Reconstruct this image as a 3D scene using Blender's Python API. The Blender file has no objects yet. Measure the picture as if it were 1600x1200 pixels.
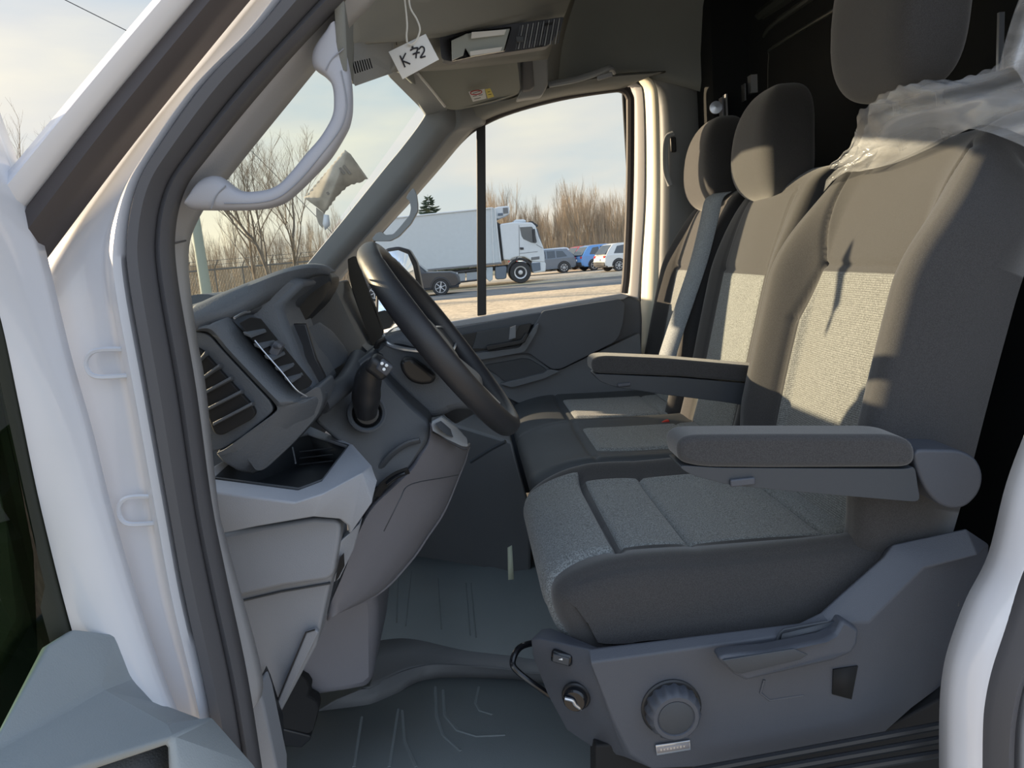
import bpy, bmesh, math, random
from mathutils import Vector, Matrix
from math import sin, cos, pi, radians, sqrt, exp, atan2
random.seed(7)
S = bpy.context.scene
COL = S.collection

# ------------------------------------------------------------------ camera
F_PX = 1180.0
CAMZ = 0.95
_Yc = Vector(((722 - 800) / F_PX, (600 - 400) / F_PX, -1.0)).normalized()
_sr = 0.096
_x = Vector((sqrt(1 - _sr ** 2), _sr, 0.0))
_x.z = -(_x.x * _Yc.x + _x.y * _Yc.y) / _Yc.z
_Xc = _x.normalized()
_Zc = _Xc.cross(_Yc).normalized()
RWC = Matrix((( _Xc.x, _Yc.x, _Zc.x), (_Xc.y, _Yc.y, _Zc.y), (_Xc.z, _Yc.z, _Zc.z)))
RCW = RWC.transposed()
CAM = Vector((0, 0, CAMZ))
cd = bpy.data.cameras.new('camera'); cam = bpy.data.objects.new('camera', cd); COL.objects.link(cam)
cam.matrix_world = Matrix.Translation(CAM) @ RCW.to_4x4()
cd.sensor_fit = 'HORIZONTAL'; cd.sensor_width = 36.0; cd.lens = F_PX / 1600 * 36.0
cd.clip_start = 0.02; cd.clip_end = 2000
S.camera = cam
S.view_settings.view_transform = 'Standard'; S.view_settings.look = 'None'
S.view_settings.exposure = 0.0; S.view_settings.gamma = 1.0; S.view_settings.use_curve_mapping = False
S.cycles.max_bounces = 8; S.cycles.transparent_max_bounces = 16
S.cycles.use_denoising = True

def ray(px, py):
    return RCW @ Vector(((px - 800) / F_PX, (600 - py) / F_PX, -1.0))
def P(px, py, Y):
    d = ray(px, py); return CAM + d * (Y / d.y)
def PX(px, py, X):
    d = ray(px, py); return CAM + d * (X / d.x)
def PZ(px, py, Z):
    d = ray(px, py); return CAM + d * ((Z - CAMZ) / d.z)

# ------------------------------------------------------------------ world
W = bpy.data.worlds.new('sky'); S.world = W; W.use_nodes = True
nt = W.node_tree; nt.nodes.clear()
def N(nt, t, **k):
    n = nt.nodes.new(t)
    for a, b in k.items():
        if a.startswith('i_'):
            n.inputs[a[2:].replace('_', ' ')].default_value = b
        else: setattr(n, a, b)
    return n
def ramp(nt, stops, interp='LINEAR'):
    n = nt.nodes.new('ShaderNodeValToRGB'); cr = n.color_ramp; cr.interpolation = interp
    while len(cr.elements) < len(stops): cr.elements.new(0.5)
    for e, (p, c) in zip(cr.elements, stops):
        e.position = p; e.color = (c[0], c[1], c[2], 1)
    return n
L = nt.links.new
tc = N(nt, 'ShaderNodeTexCoord'); sep = N(nt, 'ShaderNodeSeparateXYZ'); L(tc.outputs['Generated'], sep.inputs[0])
base = ramp(nt, [(0.0, (.36, .34, .30)), (0.497, (.40, .38, .34)), (0.503, (.93, .86, .74)), (0.56, (.80, .80, .75)), (0.64, (.70, .74, .76)), (0.8, (.62, .69, .78)), (1.0, (.55, .64, .78))])
mr = N(nt, 'ShaderNodeMapRange'); mr.inputs['From Min'].default_value = -1; mr.inputs['From Max'].default_value = 1
L(sep.outputs['Z'], mr.inputs['Value']); L(mr.outputs[0], base.inputs[0])
mp = N(nt, 'ShaderNodeMapping'); mp.inputs['Scale'].default_value = (1.6, 1.6, 6.0); L(tc.outputs['Generated'], mp.inputs[0])
nz = N(nt, 'ShaderNodeTexNoise'); nz.inputs['Scale'].default_value = 1.7; nz.inputs['Detail'].default_value = 5; nz.inputs['Roughness'].default_value = 0.5
L(mp.outputs[0], nz.inputs['Vector'])
cl = ramp(nt, [(0.38, (0.80, .90, 1.0)), (0.52, (1.0, 1.0, 1.0)), (0.68, (1.22, 1.16, 1.02))]); L(nz.outputs[0], cl.inputs[0])
mul = N(nt, 'ShaderNodeMix', data_type='RGBA', blend_type='MULTIPLY'); mul.inputs[0].default_value = 1.0
L(base.outputs[0], mul.inputs[6]); L(cl.outputs[0], mul.inputs[7])
# sky brightened and blued behind the camera, added fill for the cab interior
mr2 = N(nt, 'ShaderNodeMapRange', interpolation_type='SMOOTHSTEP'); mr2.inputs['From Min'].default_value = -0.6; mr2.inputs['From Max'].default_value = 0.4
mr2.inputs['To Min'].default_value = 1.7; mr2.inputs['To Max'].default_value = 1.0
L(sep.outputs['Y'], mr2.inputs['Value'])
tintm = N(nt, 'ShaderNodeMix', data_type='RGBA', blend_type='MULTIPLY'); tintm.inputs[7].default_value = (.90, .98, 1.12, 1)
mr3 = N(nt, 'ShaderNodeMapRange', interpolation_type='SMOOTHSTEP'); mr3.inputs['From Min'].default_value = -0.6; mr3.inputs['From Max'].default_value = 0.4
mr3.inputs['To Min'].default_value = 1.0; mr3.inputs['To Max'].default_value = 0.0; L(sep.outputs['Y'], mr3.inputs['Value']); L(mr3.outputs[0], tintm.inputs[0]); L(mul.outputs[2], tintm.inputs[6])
# warm veil of thin cloud round the low sun
dotn = N(nt, 'ShaderNodeVectorMath', operation='DOT_PRODUCT'); nrmz = N(nt, 'ShaderNodeVectorMath', operation='NORMALIZE')
L(tc.outputs['Generated'], nrmz.inputs[0]); L(nrmz.outputs[0], dotn.inputs[0]); dotn.inputs[1].default_value = Vector((-.92, .30, .25)).normalized()
mr4 = N(nt, 'ShaderNodeMapRange', interpolation_type='SMOOTHSTEP'); mr4.inputs['From Min'].default_value = .55; mr4.inputs['From Max'].default_value = 1.0
mr4.inputs['To Min'].default_value = 0.0; mr4.inputs['To Max'].default_value = 0.6; L(dotn.outputs['Value'], mr4.inputs['Value'])
veil = N(nt, 'ShaderNodeMix', data_type='RGBA'); veil.inputs[7].default_value = (1.2, 1.08, .96, 1); L(mr4.outputs[0], veil.inputs[0]); L(tintm.outputs[2], veil.inputs[6])
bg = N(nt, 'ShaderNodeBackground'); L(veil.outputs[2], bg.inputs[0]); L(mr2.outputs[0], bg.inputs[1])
wo = N(nt, 'ShaderNodeOutputWorld'); L(bg.outputs[0], wo.inputs[0])

# ------------------------------------------------------------------ sun
sd = bpy.data.lights.new('sun', 'SUN'); sd.energy = 9.5; sd.angle = radians(0.7); sd.color = (1.0, .77, .50)
sun = bpy.data.objects.new('sun', sd); COL.objects.link(sun)
SUN_FROM = Vector((-1.0, 0.42, 0.30))
sun.rotation_euler = (-SUN_FROM).to_track_quat('-Z', 'Y').to_euler()
sun.location = SUN_FROM * 10

# ------------------------------------------------------------------ materials
def mat(name, color, rough=.5, metal=0.0, grain=0.0, gscale=400.0, var=0.0, vscale=6.0, spec=.5, coat=0.0, weave=None, sheen=0.0, var2=None, trans=0.0):
    m = bpy.data.materials.new(name); m.use_nodes = True; t = m.node_tree; b = t.nodes['Principled BSDF']
    b.inputs['Base Color'].default_value = (*color, 1); b.inputs['Roughness'].default_value = rough
    b.inputs['Metallic'].default_value = metal; b.inputs['Specular IOR Level'].default_value = spec
    b.inputs['Coat Weight'].default_value = coat
    if sheen: b.inputs['Sheen Weight'].default_value = sheen
    if trans: b.inputs['Transmission Weight'].default_value = trans
    g = t.nodes.new('ShaderNodeTexCoord')
    col_out = None
    nzv = t.nodes.new('ShaderNodeTexNoise'); nzv.inputs['Scale'].default_value = vscale; nzv.inputs['Detail'].default_value = 4
    t.links.new(g.outputs['Object'], nzv.inputs['Vector'])
    v = max(var, 0.03); c2 = var2 or tuple(min(1, c * (1 + v)) for c in color); c1 = tuple(c * (1 - v) for c in color)
    r = ramp(t, [(0.3, c1), (0.7, c2)]); t.links.new(nzv.outputs[0], r.inputs[0]); col_out = r.outputs[0]
    if weave:
        sc, amt, dark = weave
        wv = t.nodes.new('ShaderNodeTexNoise'); wv.inputs['Scale'].default_value = sc; wv.inputs['Detail'].default_value = 2
        mpn = t.nodes.new('ShaderNodeMapping'); mpn.inputs['Scale'].default_value = (1, 1, 1)
        t.links.new(g.outputs['Object'], mpn.inputs[0]); t.links.new(mpn.outputs[0], wv.inputs['Vector'])
        rw = ramp(t, [(0.40, (dark, dark, dark)), (0.60, (1 + amt, 1 + amt, 1 + amt))]); t.links.new(wv.outputs[0], rw.inputs[0])
        mx = t.nodes.new('ShaderNodeMix'); mx.data_type = 'RGBA'; mx.blend_type = 'MULTIPLY'; mx.inputs[0].default_value = 1
        t.links.new(col_out, mx.inputs[6]); t.links.new(rw.outputs[0], mx.inputs[7]); col_out = mx.outputs[2]
    t.links.new(col_out, b.inputs['Base Color'])
    if grain:
        nz = t.nodes.new('ShaderNodeTexNoise'); nz.inputs['Scale'].default_value = gscale; nz.inputs['Detail'].default_value = 3
        t.links.new(g.outputs['Object'], nz.inputs['Vector'])
        bp = t.nodes.new('ShaderNodeBump'); bp.inputs['Strength'].default_value = grain; bp.inputs['Distance'].default_value = 0.001
        t.links.new(nz.outputs[0], bp.inputs['Height']); t.links.new(bp.outputs[0], b.inputs['Normal'])
    return m

def glass_mat(name, tint, refl=0.05, rough=0.0):
    """thin pane: a clear pass-through with a share of mirror reflection"""
    m = bpy.data.materials.new(name); m.use_nodes = True; t = m.node_tree; t.nodes.clear()
    o = t.nodes.new('ShaderNodeOutputMaterial'); mx = t.nodes.new('ShaderNodeMixShader')
    tr = t.nodes.new('ShaderNodeBsdfTransparent'); tr.inputs[0].default_value = (*tint, 1)
    gl = t.nodes.new('ShaderNodeBsdfGlossy'); gl.inputs['Roughness'].default_value = rough
    mx.inputs[0].default_value = refl
    t.links.new(tr.outputs[0], mx.inputs[1]); t.links.new(gl.outputs[0], mx.inputs[2])
    t.links.new(mx.outputs[0], o.inputs[0])
    return m

M = dict(
    dash=mat('soft_dash_plastic', (.080, .092, .110), .52, grain=.55, gscale=420),
    dash_d=mat('dark_dash_plastic', (.046, .053, .064), .5, grain=.3, gscale=700),
    black=mat('black_plastic', (.014, .015, .018), .42, grain=.15, gscale=900),
    gloss=mat('gloss_black_plastic', (.008, .009, .012), .15, spec=.6),
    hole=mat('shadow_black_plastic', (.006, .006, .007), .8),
    lgrey=mat('light_grey_plastic', (.32, .34, .385), .5, grain=.35, gscale=600),
    mgrey=mat('mid_grey_plastic', (.225, .237, .265), .5, grain=.35, gscale=600),
    mauve=mat('warm_grey_plastic', (.172, .172, .197), .5, grain=.35, gscale=600),
    handle=mat('lavender_grey_plastic', (.36, .365, .405), .5, grain=.2, gscale=700),
    seatp=mat('seat_base_plastic', (.070, .077, .095), .45, grain=.5, gscale=900),
    leather=mat('leather_wheel_rim', (.026, .027, .032), .40, grain=.35, gscale=1100),
    fab_d=mat('dark_seat_fabric', (.040, .0395, .042), .9, weave=(900, .25, .75), sheen=.35, grain=.3, gscale=1400),
    fab_l=mat('light_grey_seat_fabric', (.215, .23, .235), .95, weave=(420, .35, .60), sheen=.2, grain=.4, gscale=900),
    fab_r=mat('ribbed_grey_seat_fabric', (.215, .225, .225), .95, weave=(420, .25, .65), sheen=.2, grain=.3, gscale=900),
    vinyl=mat('grey_bench_vinyl', (.062, .070, .078), .55, grain=.25, gscale=800),
    white=mat('white_car_paint', (.70, .71, .76), .22, coat=.6),
    jamb=mat('white_jamb_paint', (.56, .58, .64), .3, coat=.4),
    seal=mat('rubber_seal', (.085, .085, .095), .6, grain=.1),
    seal_w=mat('brown_black_rubber', (.058, .05, .052), .6),
    pillar=mat('pillar_trim_plastic', (.42, .42, .44), .55, grain=.2, gscale=600),
    pillar_g=mat('grey_pillar_trim', (.28, .30, .325), .5, grain=.2, gscale=600),
    post_g=mat('grey_post_trim', (.19, .205, .22), .5, grain=.2, gscale=600),
    head=mat('headliner_fabric', (.225, .245, .25), .95, grain=.3, gscale=900),
    headp=mat('overhead_console_plastic', (.30, .305, .29), .6, grain=.3, gscale=600),
    bulk=mat('black_bulkhead_paint', (.012, .014, .016), .7, spec=.15),
    ridge=mat('bulkhead_ridge_shine', (.045, .052, .05), .3, spec=.6),  # lighter than the bulkhead: reflections along its edges put into the colour
    silver=mat('silver_trim', (.55, .58, .63), .28, metal=.85),
    pearl=mat('satin_silver_paint', (.55,.59,.64), .3, metal=.25),
    chrome=mat('chrome', (.8, .8, .82), .08, metal=1.0),
    floor=mat('grey_rubber_floor', (.19, .215, .225), .75, grain=.5, gscale=500),
    floor_d=mat('dark_floor_trim', (.125, .132, .142), .55, grain=.3, gscale=500),
    glass=glass_mat('window_glass', (.985, .99, .985), .006),
    wshield=glass_mat('windshield_glass', (.96, .985, .965), .008),
    gglass=glass_mat('green_door_glass', (.28, .36, .28), .05),
    mirror=mat('mirror_glass', (.85, .87, .88), .02, metal=1.0),
    paper=mat('white_paper', (.78, .79, .80), .8),
    ink=mat('black_ink', (.02, .02, .03), .6),
    string=mat('white_string', (.75, .74, .70), .8),
    red=mat('red_plastic', (.65, .05, .03), .4),
    belt=mat('grey_seat_belt', (.27, .30, .33), .7, weave=(300, .1, .85)),
    door_g=mat('door_panel_grey', (.30, .335, .36), .55, grain=.4, gscale=500),
    pdoor=mat('passenger_door_panel', (.085, .094, .112), .55, grain=.4, gscale=500),
    pdoor_l=mat('passenger_door_lower_panel', (.135, .147, .165), .55, grain=.4, gscale=500),
    lens=mat('lamp_lens', (.42, .46, .46), .15, spec=.7),
)

t = M['fab_r'].node_tree; b_ = t.nodes['Principled BSDF']
wv = t.nodes.new('ShaderNodeTexWave'); wv.wave_type = 'BANDS'; wv.bands_direction = 'Z'; wv.inputs['Scale'].default_value = 80; wv.inputs['Distortion'].default_value = .4
g_ = t.nodes.new('ShaderNodeTexCoord'); t.links.new(g_.outputs['Object'], wv.inputs['Vector'])
rw_ = ramp(t, [(.3, (.72, .72, .72)), (.7, (1.08, 1.08, 1.08))]); t.links.new(wv.outputs[0], rw_.inputs[0])
mx_ = t.nodes.new('ShaderNodeMix'); mx_.data_type = 'RGBA'; mx_.blend_type = 'MULTIPLY'; mx_.inputs[0].default_value = 1
src = b_.inputs['Base Color'].links[0].from_socket; t.links.new(src, mx_.inputs[6]); t.links.new(rw_.outputs[0], mx_.inputs[7]); t.links.new(mx_.outputs[2], b_.inputs['Base Color'])
# ------------------------------------------------------------------ geometry helpers
ORIG = {}   # children are built in world coordinates under an Empty at the thing's base
def link(name, me, m, parent=None):
    if isinstance(m, (list, tuple)):
        for q in m: me.materials.append(q)
    elif m: me.materials.append(m)
    o = bpy.data.objects.new(name, me); COL.objects.link(o)
    if parent is not None:
        o.parent = parent
        if parent.name in ORIG: o.matrix_parent_inverse = Matrix.Translation(-ORIG[parent.name])
    return o
def smooth(me, ang=35):
    me.polygons.foreach_set('use_smooth', [True] * len(me.polygons))
    me.set_sharp_from_angle(angle=radians(ang)); me.update()
def mesh(name, verts, faces, m, parent=None, ang=35, bevel=0, seg=2, solid=0, soff=0, sub=0, recalc=True, weld=False, orient=None):
    me = bpy.data.meshes.new(name); me.from_pydata([tuple(v) for v in verts], [], faces); me.validate()
    if recalc or weld:
        bm = bmesh.new(); bm.from_mesh(me)
        if weld: bmesh.ops.remove_doubles(bm, verts=bm.verts, dist=1e-5)
        bmesh.ops.recalc_face_normals(bm, faces=bm.faces); bm.to_mesh(me); bm.free()
    if orient is not None:
        if sum(p.area * p.normal.dot(Vector(orient)) for p in me.polygons) < 0: me.flip_normals()
    smooth(me, ang); o = link(name, me, m, parent)
    if solid:
        s = o.modifiers.new('s', 'SOLIDIFY'); s.thickness = solid; s.offset = soff
    if bevel:
        b = o.modifiers.new('b', 'BEVEL'); b.width = bevel; b.segments = seg; b.limit_method = 'ANGLE'; b.angle_limit = radians(32); b.harden_normals = False
    if sub:
        s = o.modifiers.new('u', 'SUBSURF'); s.levels = sub; s.render_levels = sub
    return o
class MB:
    """gathers several solids into one mesh"""
    def __init__(s): s.v = []; s.f = []
    def add(s, v, f):
        k = len(s.v); s.v += [Vector(q) for q in v]; s.f += [tuple(i + k for i in q) for q in f]; return s
    def box(s, c, d, R=None):
        x, y, z = [q / 2 for q in d]; c = Vector(c)
        v = [Vector((a * x, b * y, e * z)) for a in (-1, 1) for b in (-1, 1) for e in (-1, 1)]
        if R is not None: v = [R @ q for q in v]
        return s.add([c + q for q in v], [(0, 1, 3, 2), (4, 6, 7, 5), (0, 4, 5, 1), (2, 3, 7, 6), (0, 2, 6, 4), (1, 5, 7, 3)])
    def tube(s, pts, r, n=8, closed=False, caps=True, flat=1.0, up=None):
        v, f = tube_geo(pts, r, n, closed, caps, flat, up); return s.add(v, f)
    def prism(s, a, b):
        v, f = loft_geo([a, b]); return s.add(v, f)
    def lathe(s, prof, origin, axis, n=24, u0=None):
        ax = Vector(axis).normalized(); u = ax.orthogonal().normalized() if u0 is None else Vector(u0); w = ax.cross(u)
        rings = [[Vector(origin) + ax * h + (u * cos(2 * pi * i / n) + w * sin(2 * pi * i / n)) * r for i in range(n)] for h, r in prof]
        v, f = loft_geo(rings); return s.add(v, f)
    def loft(s, rings, caps=True):
        v, f = loft_geo(rings, caps); return s.add(v, f)
    def build(s, name, m, parent=None, **k): return mesh(name, s.v, s.f, m, parent, **k)
def loft_geo(rings, caps=True, closed=True):
    n = len(rings[0]); v = [Vector(p) for r in rings for p in r]; f = []
    for i in range(len(rings) - 1):
        for j in range(n if closed else n - 1):
            a = i * n + j; b = i * n + (j + 1) % n
            f.append((a, b, b + n, a + n))
    if caps and closed:
        f.append(tuple(reversed(range(n)))); f.append(tuple((len(rings) - 1) * n + j for j in range(n)))
    return v, f
def tube_geo(pts, r, n=8, closed=False, caps=True, flat=1.0, up=None):
    pts = [Vector(p) for p in pts]; k = len(pts); rings = []
    rr = r if isinstance(r, (list, tuple)) else [r] * k
    prev = None
    for i, p in enumerate(pts):
        if closed: t = pts[(i + 1) % k] - pts[i - 1]
        else: t = pts[min(i + 1, k - 1)] - pts[max(i - 1, 0)]
        t.normalize()
        if up is not None: u = Vector(up) - t * t.dot(Vector(up)); u.normalize()
        elif prev is None: u = t.orthogonal().normalized()
        else: u = (prev - t * t.dot(prev)); u = u.normalized() if u.length > 1e-6 else t.orthogonal().normalized()
        prev = u; w = t.cross(u)
        rings.append([p + u * cos(2 * pi * j / n) * rr[i] + w * sin(2 * pi * j / n) * rr[i] * flat for j in range(n)])
    if closed: rings.append(rings[0])
    return loft_geo(rings, caps and not closed)
def cr(pts, n=8, closed=False):
    """Catmull-Rom through points"""
    pts = [Vector(p) for p in pts]; k = len(pts); out = []
    rng = range(k if closed else k - 1)
    for i in rng:
        if closed: p0, p1, p2, p3 = pts[i - 1], pts[i], pts[(i + 1) % k], pts[(i + 2) % k]
        else:
            p1, p2 = pts[i], pts[i + 1]; p0 = pts[i - 1] if i > 0 else p1 * 2 - p2; p3 = pts[i + 2] if i + 2 < k else p2 * 2 - p1
        for j in range(n):
            t = j / n
            out.append(0.5 * ((2 * p1) + (p2 - p0) * t + (2 * p0 - 5 * p1 + 4 * p2 - p3) * t * t + (3 * p1 - p0 - 3 * p2 + p3) * t ** 3))
    if not closed: out.append(pts[-1])
    return out
def resample(pts, n, closed=False):
    pts = [Vector(p) for p in pts]
    if closed: pts = pts + [pts[0]]
    d = [0]
    for a, b in zip(pts, pts[1:]): d.append(d[-1] + (b - a).length)
    out = []; T = d[-1]; m_ = n if closed else n - 1; j = 0
    for i in range(n):
        s = T * i / m_
        while j < len(pts) - 2 and d[j + 1] < s: j += 1
        q = (s - d[j]) / max(1e-9, d[j + 1] - d[j]); out.append(pts[j].lerp(pts[j + 1], max(0, min(1, q))))
    return out
def roundc(pts, r, n=4, closed=True):
    """round the corners of a 3D polygon with radius-like distance r"""
    pts = [Vector(p) for p in pts]; k = len(pts); out = []
    for i, p in enumerate(pts):
        if not closed and i in (0, k - 1): out.append(p); continue
        a, b = pts[i - 1], pts[(i + 1) % k]; da, db = (a - p), (b - p)
        ra = min(r, da.length * .45); rb = min(r, db.length * .45)
        s, e = p + da.normalized() * ra, p + db.normalized() * rb
        for j in range(n + 1):
            t = j / n; out.append(s * (1 - t) ** 2 + p * 2 * t * (1 - t) + e * t * t)
    return out
def plate(name, px, Y0, Y1, m, parent=None, bevel=.004, rnd=0, seg=2, sub=0, tilt=None, ang=35):
    """outline in photo coordinates on plane Y0, extruded straight back to Y1"""
    Y0f = (lambda p: Y0) if not callable(Y0) else Y0
    a = [P(p[0], p[1], Y0f(p)) for p in px]
    if rnd: a = roundc(a, rnd)
    b = [Vector((p.x, p.y + (Y1 - Y0 if not callable(Y0) else Y1), p.z)) for p in a]
    v, f = loft_geo([a, b]); return mesh(name, v, f, m, parent, bevel=bevel, seg=seg, ang=ang)
def strip(name, A, B, prof, m, parent=None, n=40, thick=.003, smoothn=6, ang=50, dirv=(0, 1, 0), **k):
    """ribbon between two rails; prof = [(t, depth)] pushes it along dirv"""
    if len(A) == len(B): A = cr(A, smoothn); B = cr(B, smoothn); n = len(A)
    else: A = resample(cr(A, smoothn), n); B = resample(cr(B, smoothn), n)
    dv = Vector(dirv)
    v = []; f = []; q = len(prof)
    for a, b in zip(A, B):
        for t, d in prof: v.append(a.lerp(b, t) + dv * d)
    for i in range(n - 1):
        for j in range(q - 1):
            f.append((i * q + j, i * q + j + 1, (i + 1) * q + j + 1, (i + 1) * q + j))
    return mesh(name, v, f, m, parent, ang=ang, solid=thick, soff=0, **k)
def tag(o, label=None, cat=None, group=None, kind=None):
    if label: o['label'] = label
    if cat: o['category'] = cat
    if group: o['group'] = group
    if kind: o['kind'] = kind
    return o
def empty(name, loc, label=None, cat=None, group=None, kind=None):
    o = bpy.data.objects.new(name, None); COL.objects.link(o); o.location = loc; o.empty_display_size = .05
    ORIG[o.name] = Vector(loc)
    return tag(o, label, cat, group, kind)
def copy_tree(o, parent=None):
    c = o.copy(); COL.objects.link(c)
    if parent is not None: c.parent = parent
    for ch in list(o.children): copy_tree(ch, c)
    return c
# ================================================================== VAN BODY (the room of this picture)
def rail(px, Y): return [P(a, b, Y) for a, b in px]
def st(o, label, cat, kind='structure'): return tag(o, label, cat, kind=kind)
# --- driver door aperture, outside to inside
R0 = [(560,-370),(330,-105),(235,0),(120,135),(12,262),(-60,345)]
R1 = [(610,-350),(390,-100),(300,0),(160,165),(33,325),(-40,410)]
R2 = [(690,-370),(465,-110),(370,0),(200,210),(57,400),(-15,500)]
st(strip('wall_left', rail(R0, .80), rail(R1, .80), [(0,.06),(.06,.02),(.2,-.004),(.5,-.012),(.8,-.006),(.93,.004),(1,.03)], M['white'], thick=.004), 'white painted outer windshield pillar on the driver side, against the sky', 'pillar')
st(strip('trim_1', rail(R1, .815), rail(R2, .815), [(0,.02),(.08,.0),(.3,-.012),(.6,-.014),(.85,-.004),(1,.02)], M['seal_w'], thick=.004), 'broad brown black rubber strip along the outer windshield pillar', 'seal')
JL = [(690,-370),(500,-150),(465,-110),(370,0),(285,105),(200,210),(120,315),(57,400),(10,480),(20,600),(60,760),(90,900),(130,1050),(200,1180),(230,1260)]
R3 = [(770,-360),(530,-105),(500,-68),(443,0),(400,53),(320,133),(253,227),(217,293),(202,370),(205,440),(233,600),(267,793),(290,923),(325,1085),(355,1260)]
R4 = [(860,-360),(620,-105),(590,-68),(527,0),(463,67),(393,147),(317,240),(280,293),(264,360),(268,440),(297,610),(322,790),(346,910),(380,1070),(410,1260)]
st(strip('wall_left_jamb', rail(JL, .845), rail(R3, .835), [(0,.02),(.4,.008),(.76,.006),(.83,.004),(.885,-.007),(.92,-.011),(.96,-.008),(1,.014)], M['jamb'], thick=.004), 'pale painted door jamb between the two dark rubber strips', 'door jamb')
st(strip('trim_2', rail(R3, .835), rail(R4, .85), [(0,.014),(.05,-.006),(.2,-.020),(.42,-.022),(.6,-.010),(.68,.006),(.73,.006),(.78,-.006),(.88,-.010),(.95,-.004),(1,.014)], M['seal'], thick=.004), 'thick charcoal rubber seal curving down the driver door opening', 'seal')
# pressed oval marks in the jamb
for (cx, cy, w) in ((170, 567, 68), (218, 797, 62)):
    o = MB()
    pts = [P(cx+w/2, cy-22, .833), P(cx-w/4, cy-20, .833), P(cx-w/2, cy-8, .833), P(cx-w/2, cy+10, .833), P(cx-w/4, cy+22, .833), P(cx+w/2, cy+20, .833)]
    o.tube(cr(pts, 5), .0028, 6)
    st(o.build('wall_left_pressing', M['jamb']), 'shallow pressed loop in the pale jamb, %s one' % ('upper' if cy < 700 else 'lower'), 'panel pressing')
R5 = [(900,-360),(650,-110),(625,-62),(578,0),(538,42),(487,107),(400,214),(350,277),(306,335),(287,400),(299,520),(315,610),(334,790),(350,860),(405,1065),(385,1120)]
R4b = [(860,-360),(615,-110),(590,-68),(527,0),(485,42),(430,107),(360,190),(315,240),(278,293),(262,370),(283,520),(297,610),(322,790),(338,860),(375,1065),(378,1120)]
st(strip('trim_3', rail(R4b, .868), rail(R5, .93), [(0,-.002),(.15,-.010),(.5,-.012),(.85,-.006),(1,.012)], M['pillar'], thick=.003), 'pale lavender inner pillar trim beside the driver door seal', 'pillar trim')
# joint in the inner trim below the grab handle
o = MB(); o.tube([P(264,382,.862), P(290,376,.915)], .0012, 5)
st(o.build('trim_3_joint', M['seal']), 'thin joint line across the driver pillar trim below the grab handle', 'joint')
# rear edge of the driver door opening (bottom right)
BL = [(1680,560),(1640,660),(1600,765),(1570,880),(1535,950),(1510,1015),(1497,1065),(1491,1130),(1490,1260)]
BR = [(1740,600),(1700,700),(1650,800),(1608,900),(1576,990),(1556,1050),(1545,1100),(1541,1150),(1540,1260)]
BS = [(1800,640),(1760,740),(1710,840),(1665,930),(1632,1010),(1608,1065),(1598,1110),(1593,1160),(1592,1260)]
BT = [(1880,640),(1840,740),(1790,840),(1745,930),(1712,1010),(1688,1065),(1678,1110),(1673,1160),(1672,1260)]
st(strip('wall_left_rear_post', rail(BL, .90), rail(BR, .87), [(0,.03),(.1,.004),(.5,-.008),(.9,-.002),(1,.01)], M['white'], thick=.004), 'curved white painted lower post behind the driver seat', 'door post')
st(strip('trim_4', rail(BR, .865), rail(BS, .855), [(0,.012),(.1,-.006),(.35,-.02),(.6,-.012),(.7,.004),(.8,-.006),(1,.012)], M['seal'], thick=.004), 'dark rubber seal on the curved post at the lower right', 'seal')
st(strip('wall_left_rear_panel', rail(BS, .86), rail(BT, .80), [(0,.02),(.2,0),(1,-.01)], M['white'], thick=.004), 'white body panel behind the rear door post seal', 'body panel')

# --- open driver door
door = empty('door_1', (-.38, .80, 0), 'open white driver door with grey inner panel at the left edge', 'door', kind='structure')
DR = [(-60,60),(-30,150),(0,230),(33,323),(60,425),(93,560),(127,677),(157,797),(207,967),(253,1098),(300,1200)]
DL = [(-140,60),(-105,150),(-75,230),(-45,323),(-20,425),(5,520),(30,640),(63,797),(112,990),(150,1098),(180,1200)]
strip('window_frame', [P(a,b,.70+.10*i/10) for i,(a,b) in enumerate(DL)], [P(a,b,.80) for a,b in DR], [(0,.012),(.05,.0),(.4,-.006),(.75,-.004),(.95,.004),(1,.02)], M['white'], door, thick=.004)
DL2 = [(a-16, b) for a, b in DL]; DL3 = [(a-34, b+2) for a, b in DL]; DL4=[(a-62, b+6) for a,b in DL]
strip('window_seal', [P(a,b,.68+.10*i/10) for i,(a,b) in enumerate(DL4)], [P(a,b,.70+.10*i/10) for i,(a,b) in enumerate(DL)], [(0,.02),(.2,-.004),(.45,.006),(.6,-.010),(.85,-.008),(1,.012)], mat('olive_black_rubber', (.030,.034,.026), .55), door, thick=.004)
g = [P(-90,380,.66), P(-20,520,.71), P(60,880,.765), P(95,1010,.775), P(60,1060,.76), P(0,1170,.72), P(-260,1500,.60), P(-330,900,.50), P(-260,420,.50)]
mesh('window_glass', g, [tuple(range(len(g)))], M['gglass'], door, solid=.004)
# dark mirror shell added outside the glass so the pane looks dark
mb = MB(); mb.loft([[P(x,y,.93) for x,y in ((-190,520),(-60,480),(30,700),(60,960),(0,1060),(-170,1080))],[P(x,y,.86) for x,y in ((-200,480),(-90,440),(10,700),(40,970),(-20,1080),(-190,1100))]])
tag(mb.build('mirror_backing', mat('dark_green_backing_shell', (.055,.075,.055), .35), bevel=.01), 'dark mirror shell added behind the driver door glass to darken it', 'mirror')
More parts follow.
